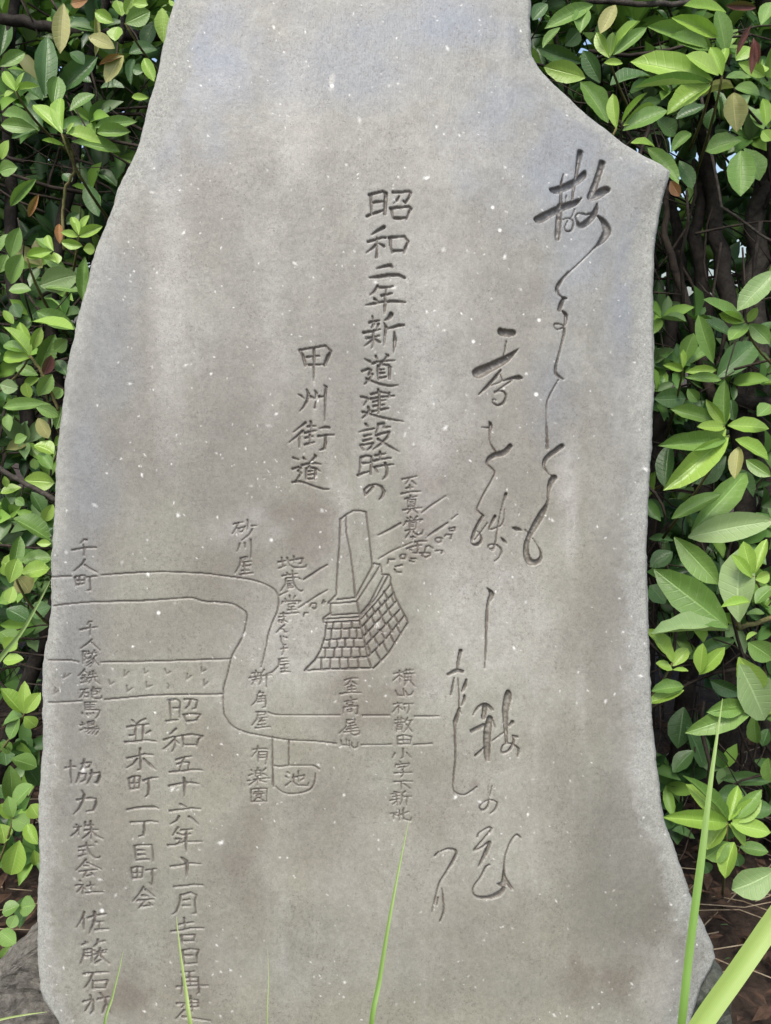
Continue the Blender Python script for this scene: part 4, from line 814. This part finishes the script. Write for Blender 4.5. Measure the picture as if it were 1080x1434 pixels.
# ------------------------------------------------------------------ litter, straw
def litter():
    r = random.Random(4); mb = MB()
    for _ in range(2600):
        x = r.uniform(-.9, .95); y = r.uniform(-.25, .9); L = r.uniform(.015, .045); W = L * r.uniform(.3, .55); a = r.uniform(0, 6.28); z = .012 + r.uniform(0, .022); ti = r.uniform(-.5, .5); t2 = r.uniform(-.4, .4); n = len(mb.v)
        ca, sa = math.cos(a), math.sin(a); cu = r.uniform(.1, .5)
        for (u, v, h) in ((0, 0, 0), (.5, -.5, cu), (.5, 0, .1), (.5, .5, cu), (1, 0, .0)):
            lx_, ly_ = (u - .5) * L, v * W
            mb.v.append(Vector((x + lx_ * ca - ly_ * sa, y + lx_ * sa + ly_ * ca, z + h * W + lx_ * ti + ly_ * t2 + .01)))
        mb.f += [(n, n + 1, n + 2), (n, n + 2, n + 3), (n + 1, n + 4, n + 2), (n + 2, n + 4, n + 3)]
    tag(mb.build('leaf_litter', LITTER, None, False), 'dry brown leaves lying on the soil under the hedge', 'leaf litter', kind='stuff')
    mb = MB()
    for _ in range(150):
        x = r.uniform(.25, .8) if r.random() < .75 else r.uniform(-.8, -.35); y = r.uniform(.0, .6); a = r.uniform(-.9, .9); L = r.uniform(.06, .22); z = r.uniform(.02, .07); pts = []
        for k in range(5):
            pts.append((x, y, z)); x += math.cos(a) * L / 4; y += math.sin(a) * L / 4; a += r.uniform(-.25, .25); z = max(.015, z + r.uniform(-.008, .008))
        mb.tube(pts, [.0011] * 5, 4)
    tag(mb.build('dry_straw', STRAW), 'thin dry grass stalks scattered over the soil', 'straw', kind='stuff')
litter()

# ------------------------------------------------------------------ grass blades in front
def grass_material(name, a, c):
    m, nt, b = mat_new(name, rough=.42, spec=.4)
    at = nd(nt, 'ShaderNodeAttribute', attribute_name='rib'); sp = nd(nt, 'ShaderNodeSeparateColor'); nt.links.new(at.outputs['Color'], sp.inputs[0])
    col = mix(nt, sp.outputs[1], a, c); st = math_n(nt, 'SINE', math_n(nt, 'MULTIPLY', sp.outputs[0], 40)); col = mix(nt, math_n(nt, 'MULTIPLY', ramp(nt, st, [(0., (0.,)), (1., (1.,))]), .18), col, tuple(x * .6 for x in a))
    nt.links.new(col, b.inputs['Base Color']); tr = nd(nt, 'ShaderNodeBsdfTranslucent'); nt.links.new(col, tr.inputs[0])
    mx = nd(nt, 'ShaderNodeMixShader'); mx.inputs[0].default_value = .3; nt.links.new(b.outputs[0], mx.inputs[1]); nt.links.new(tr.outputs[0], mx.inputs[2]); nt.links.new(mx.outputs[0], nt.nodes['Material Output'].inputs['Surface'])
    return m
GR1 = grass_material('grass_blade_green', (.20, .36, .075), (.34, .47, .16)); GR2 = grass_material('grass_blade_lime', (.33, .47, .12), (.44, .55, .21))
def blade(pts, width, mat, label, root=None):
    """pts: (px, py, depth) from the tip down to where the blade leaves the picture; then on down to its root in the soil"""
    Q = [P(*p) for p in pts]
    if root is None: root = Vector((Q[-1].x + .01, Q[-1].y + .03, -.01))
    Q.append(root); q = []
    for i in range(len(Q) - 1):
        p0 = Q[max(i - 1, 0)]; p1 = Q[i]; p2 = Q[i + 1]; p3 = Q[min(i + 2, len(Q) - 1)]
        for k in range(8):
            t = k / 8; q.append(.5 * ((2 * p1) + (p2 - p0) * t + (2 * p0 - 5 * p1 + 4 * p2 - p3) * t * t + (3 * p1 - p0 - 3 * p2 + p3) * t ** 3))
    q.append(Q[-1]); n = len(q); vs, fs, rb = [], [], []; cum = [0]
    for i in range(1, n): cum.append(cum[-1] + (q[i] - q[i - 1]).length)
    for i, p in enumerate(q):
        t = (q[min(i + 1, n - 1)] - q[max(i - 1, 0)]).normalized(); v = (CAMP - p).normalized(); x = t.cross(v).normalized(); z = x.cross(t)
        w_ = width * PX * min(1, (cum[i] / .22) ** .75 + .04) / 2; x = (x * .93 + z * .35)
        for s in (-1, -.5, 0, .5, 1): vs.append(p + x * (w_ * s) - z * (w_ * .45 * (1 - abs(s)))); rb.append((s, 1 - min(1, cum[i] / .25), 0, 1))
    for i in range(n - 1):
        for k in range(4): a = i * 5 + k; fs.append((a, a + 1, a + 6, a + 5))
    o = mesh_obj('grass_blade', vs, fs, mat); a = o.data.attributes.new('rib', 'FLOAT_COLOR', 'POINT'); a.data.foreach_set('color', [c for k in rb for c in k])
    tag(o, label, 'grass blade', 'grass blades growing in front of the slab')
blade([(1012, 978, -.03), (996, 1090, -.06), (984, 1190, -.08), (966, 1330, -.10), (953, 1450, -.11)], 10.5, GR1, 'long upright green grass blade crossing the lower right edge of the slab')
blade([(1230, 1080, -.15), (1150, 1185, -.16), (1080, 1294, -.17), (1032, 1364, -.18), (978, 1442, -.19), (925, 1540, -.20)], 24, GR2, 'broadest lime green grass blade slanting across the bottom right corner')
blade([(573, 1148, -.03), (560, 1210, -.05), (545, 1290, -.07), (532, 1370, -.08), (520, 1450, -.09)], 7, GR1, 'thin grass blade rising over the lower middle of the slab')
blade([(247, 1283, -.03), (252, 1330, -.04), (260, 1385, -.05), (270, 1450, -.06)], 9, GR2, 'short lime grass blade in front of the engraved date line')
blade([(173, 1332, -.02), (166, 1362, -.03), (158, 1395, -.04), (147, 1450, -.05)], 8, GR1, 'pale tipped grass blade beside the last characters at the lower left')
blade([(375, 1328, -.02), (376, 1370, -.03), (376, 1450, -.04)], 3.2, GR2, 'very thin straight grass blade between the date line and the middle')
blade([(71, 812, .0), (52, 848, -.01), (28, 888, -.02), (-10, 935, -.03), (-60, 1010, -.03), (-120, 1250, .0)], 12, GR1, 'arching grass blade touching the left edge of the slab beside the map', Vector((-.66, -.05, 0)))
blade([(66, 1417, -.02), (36, 1421, -.02), (0, 1428, -.03), (-60, 1445, -.04), (-120, 1500, -.04)], 8, GR2, 'grass blade lying nearly flat at the bottom left corner')
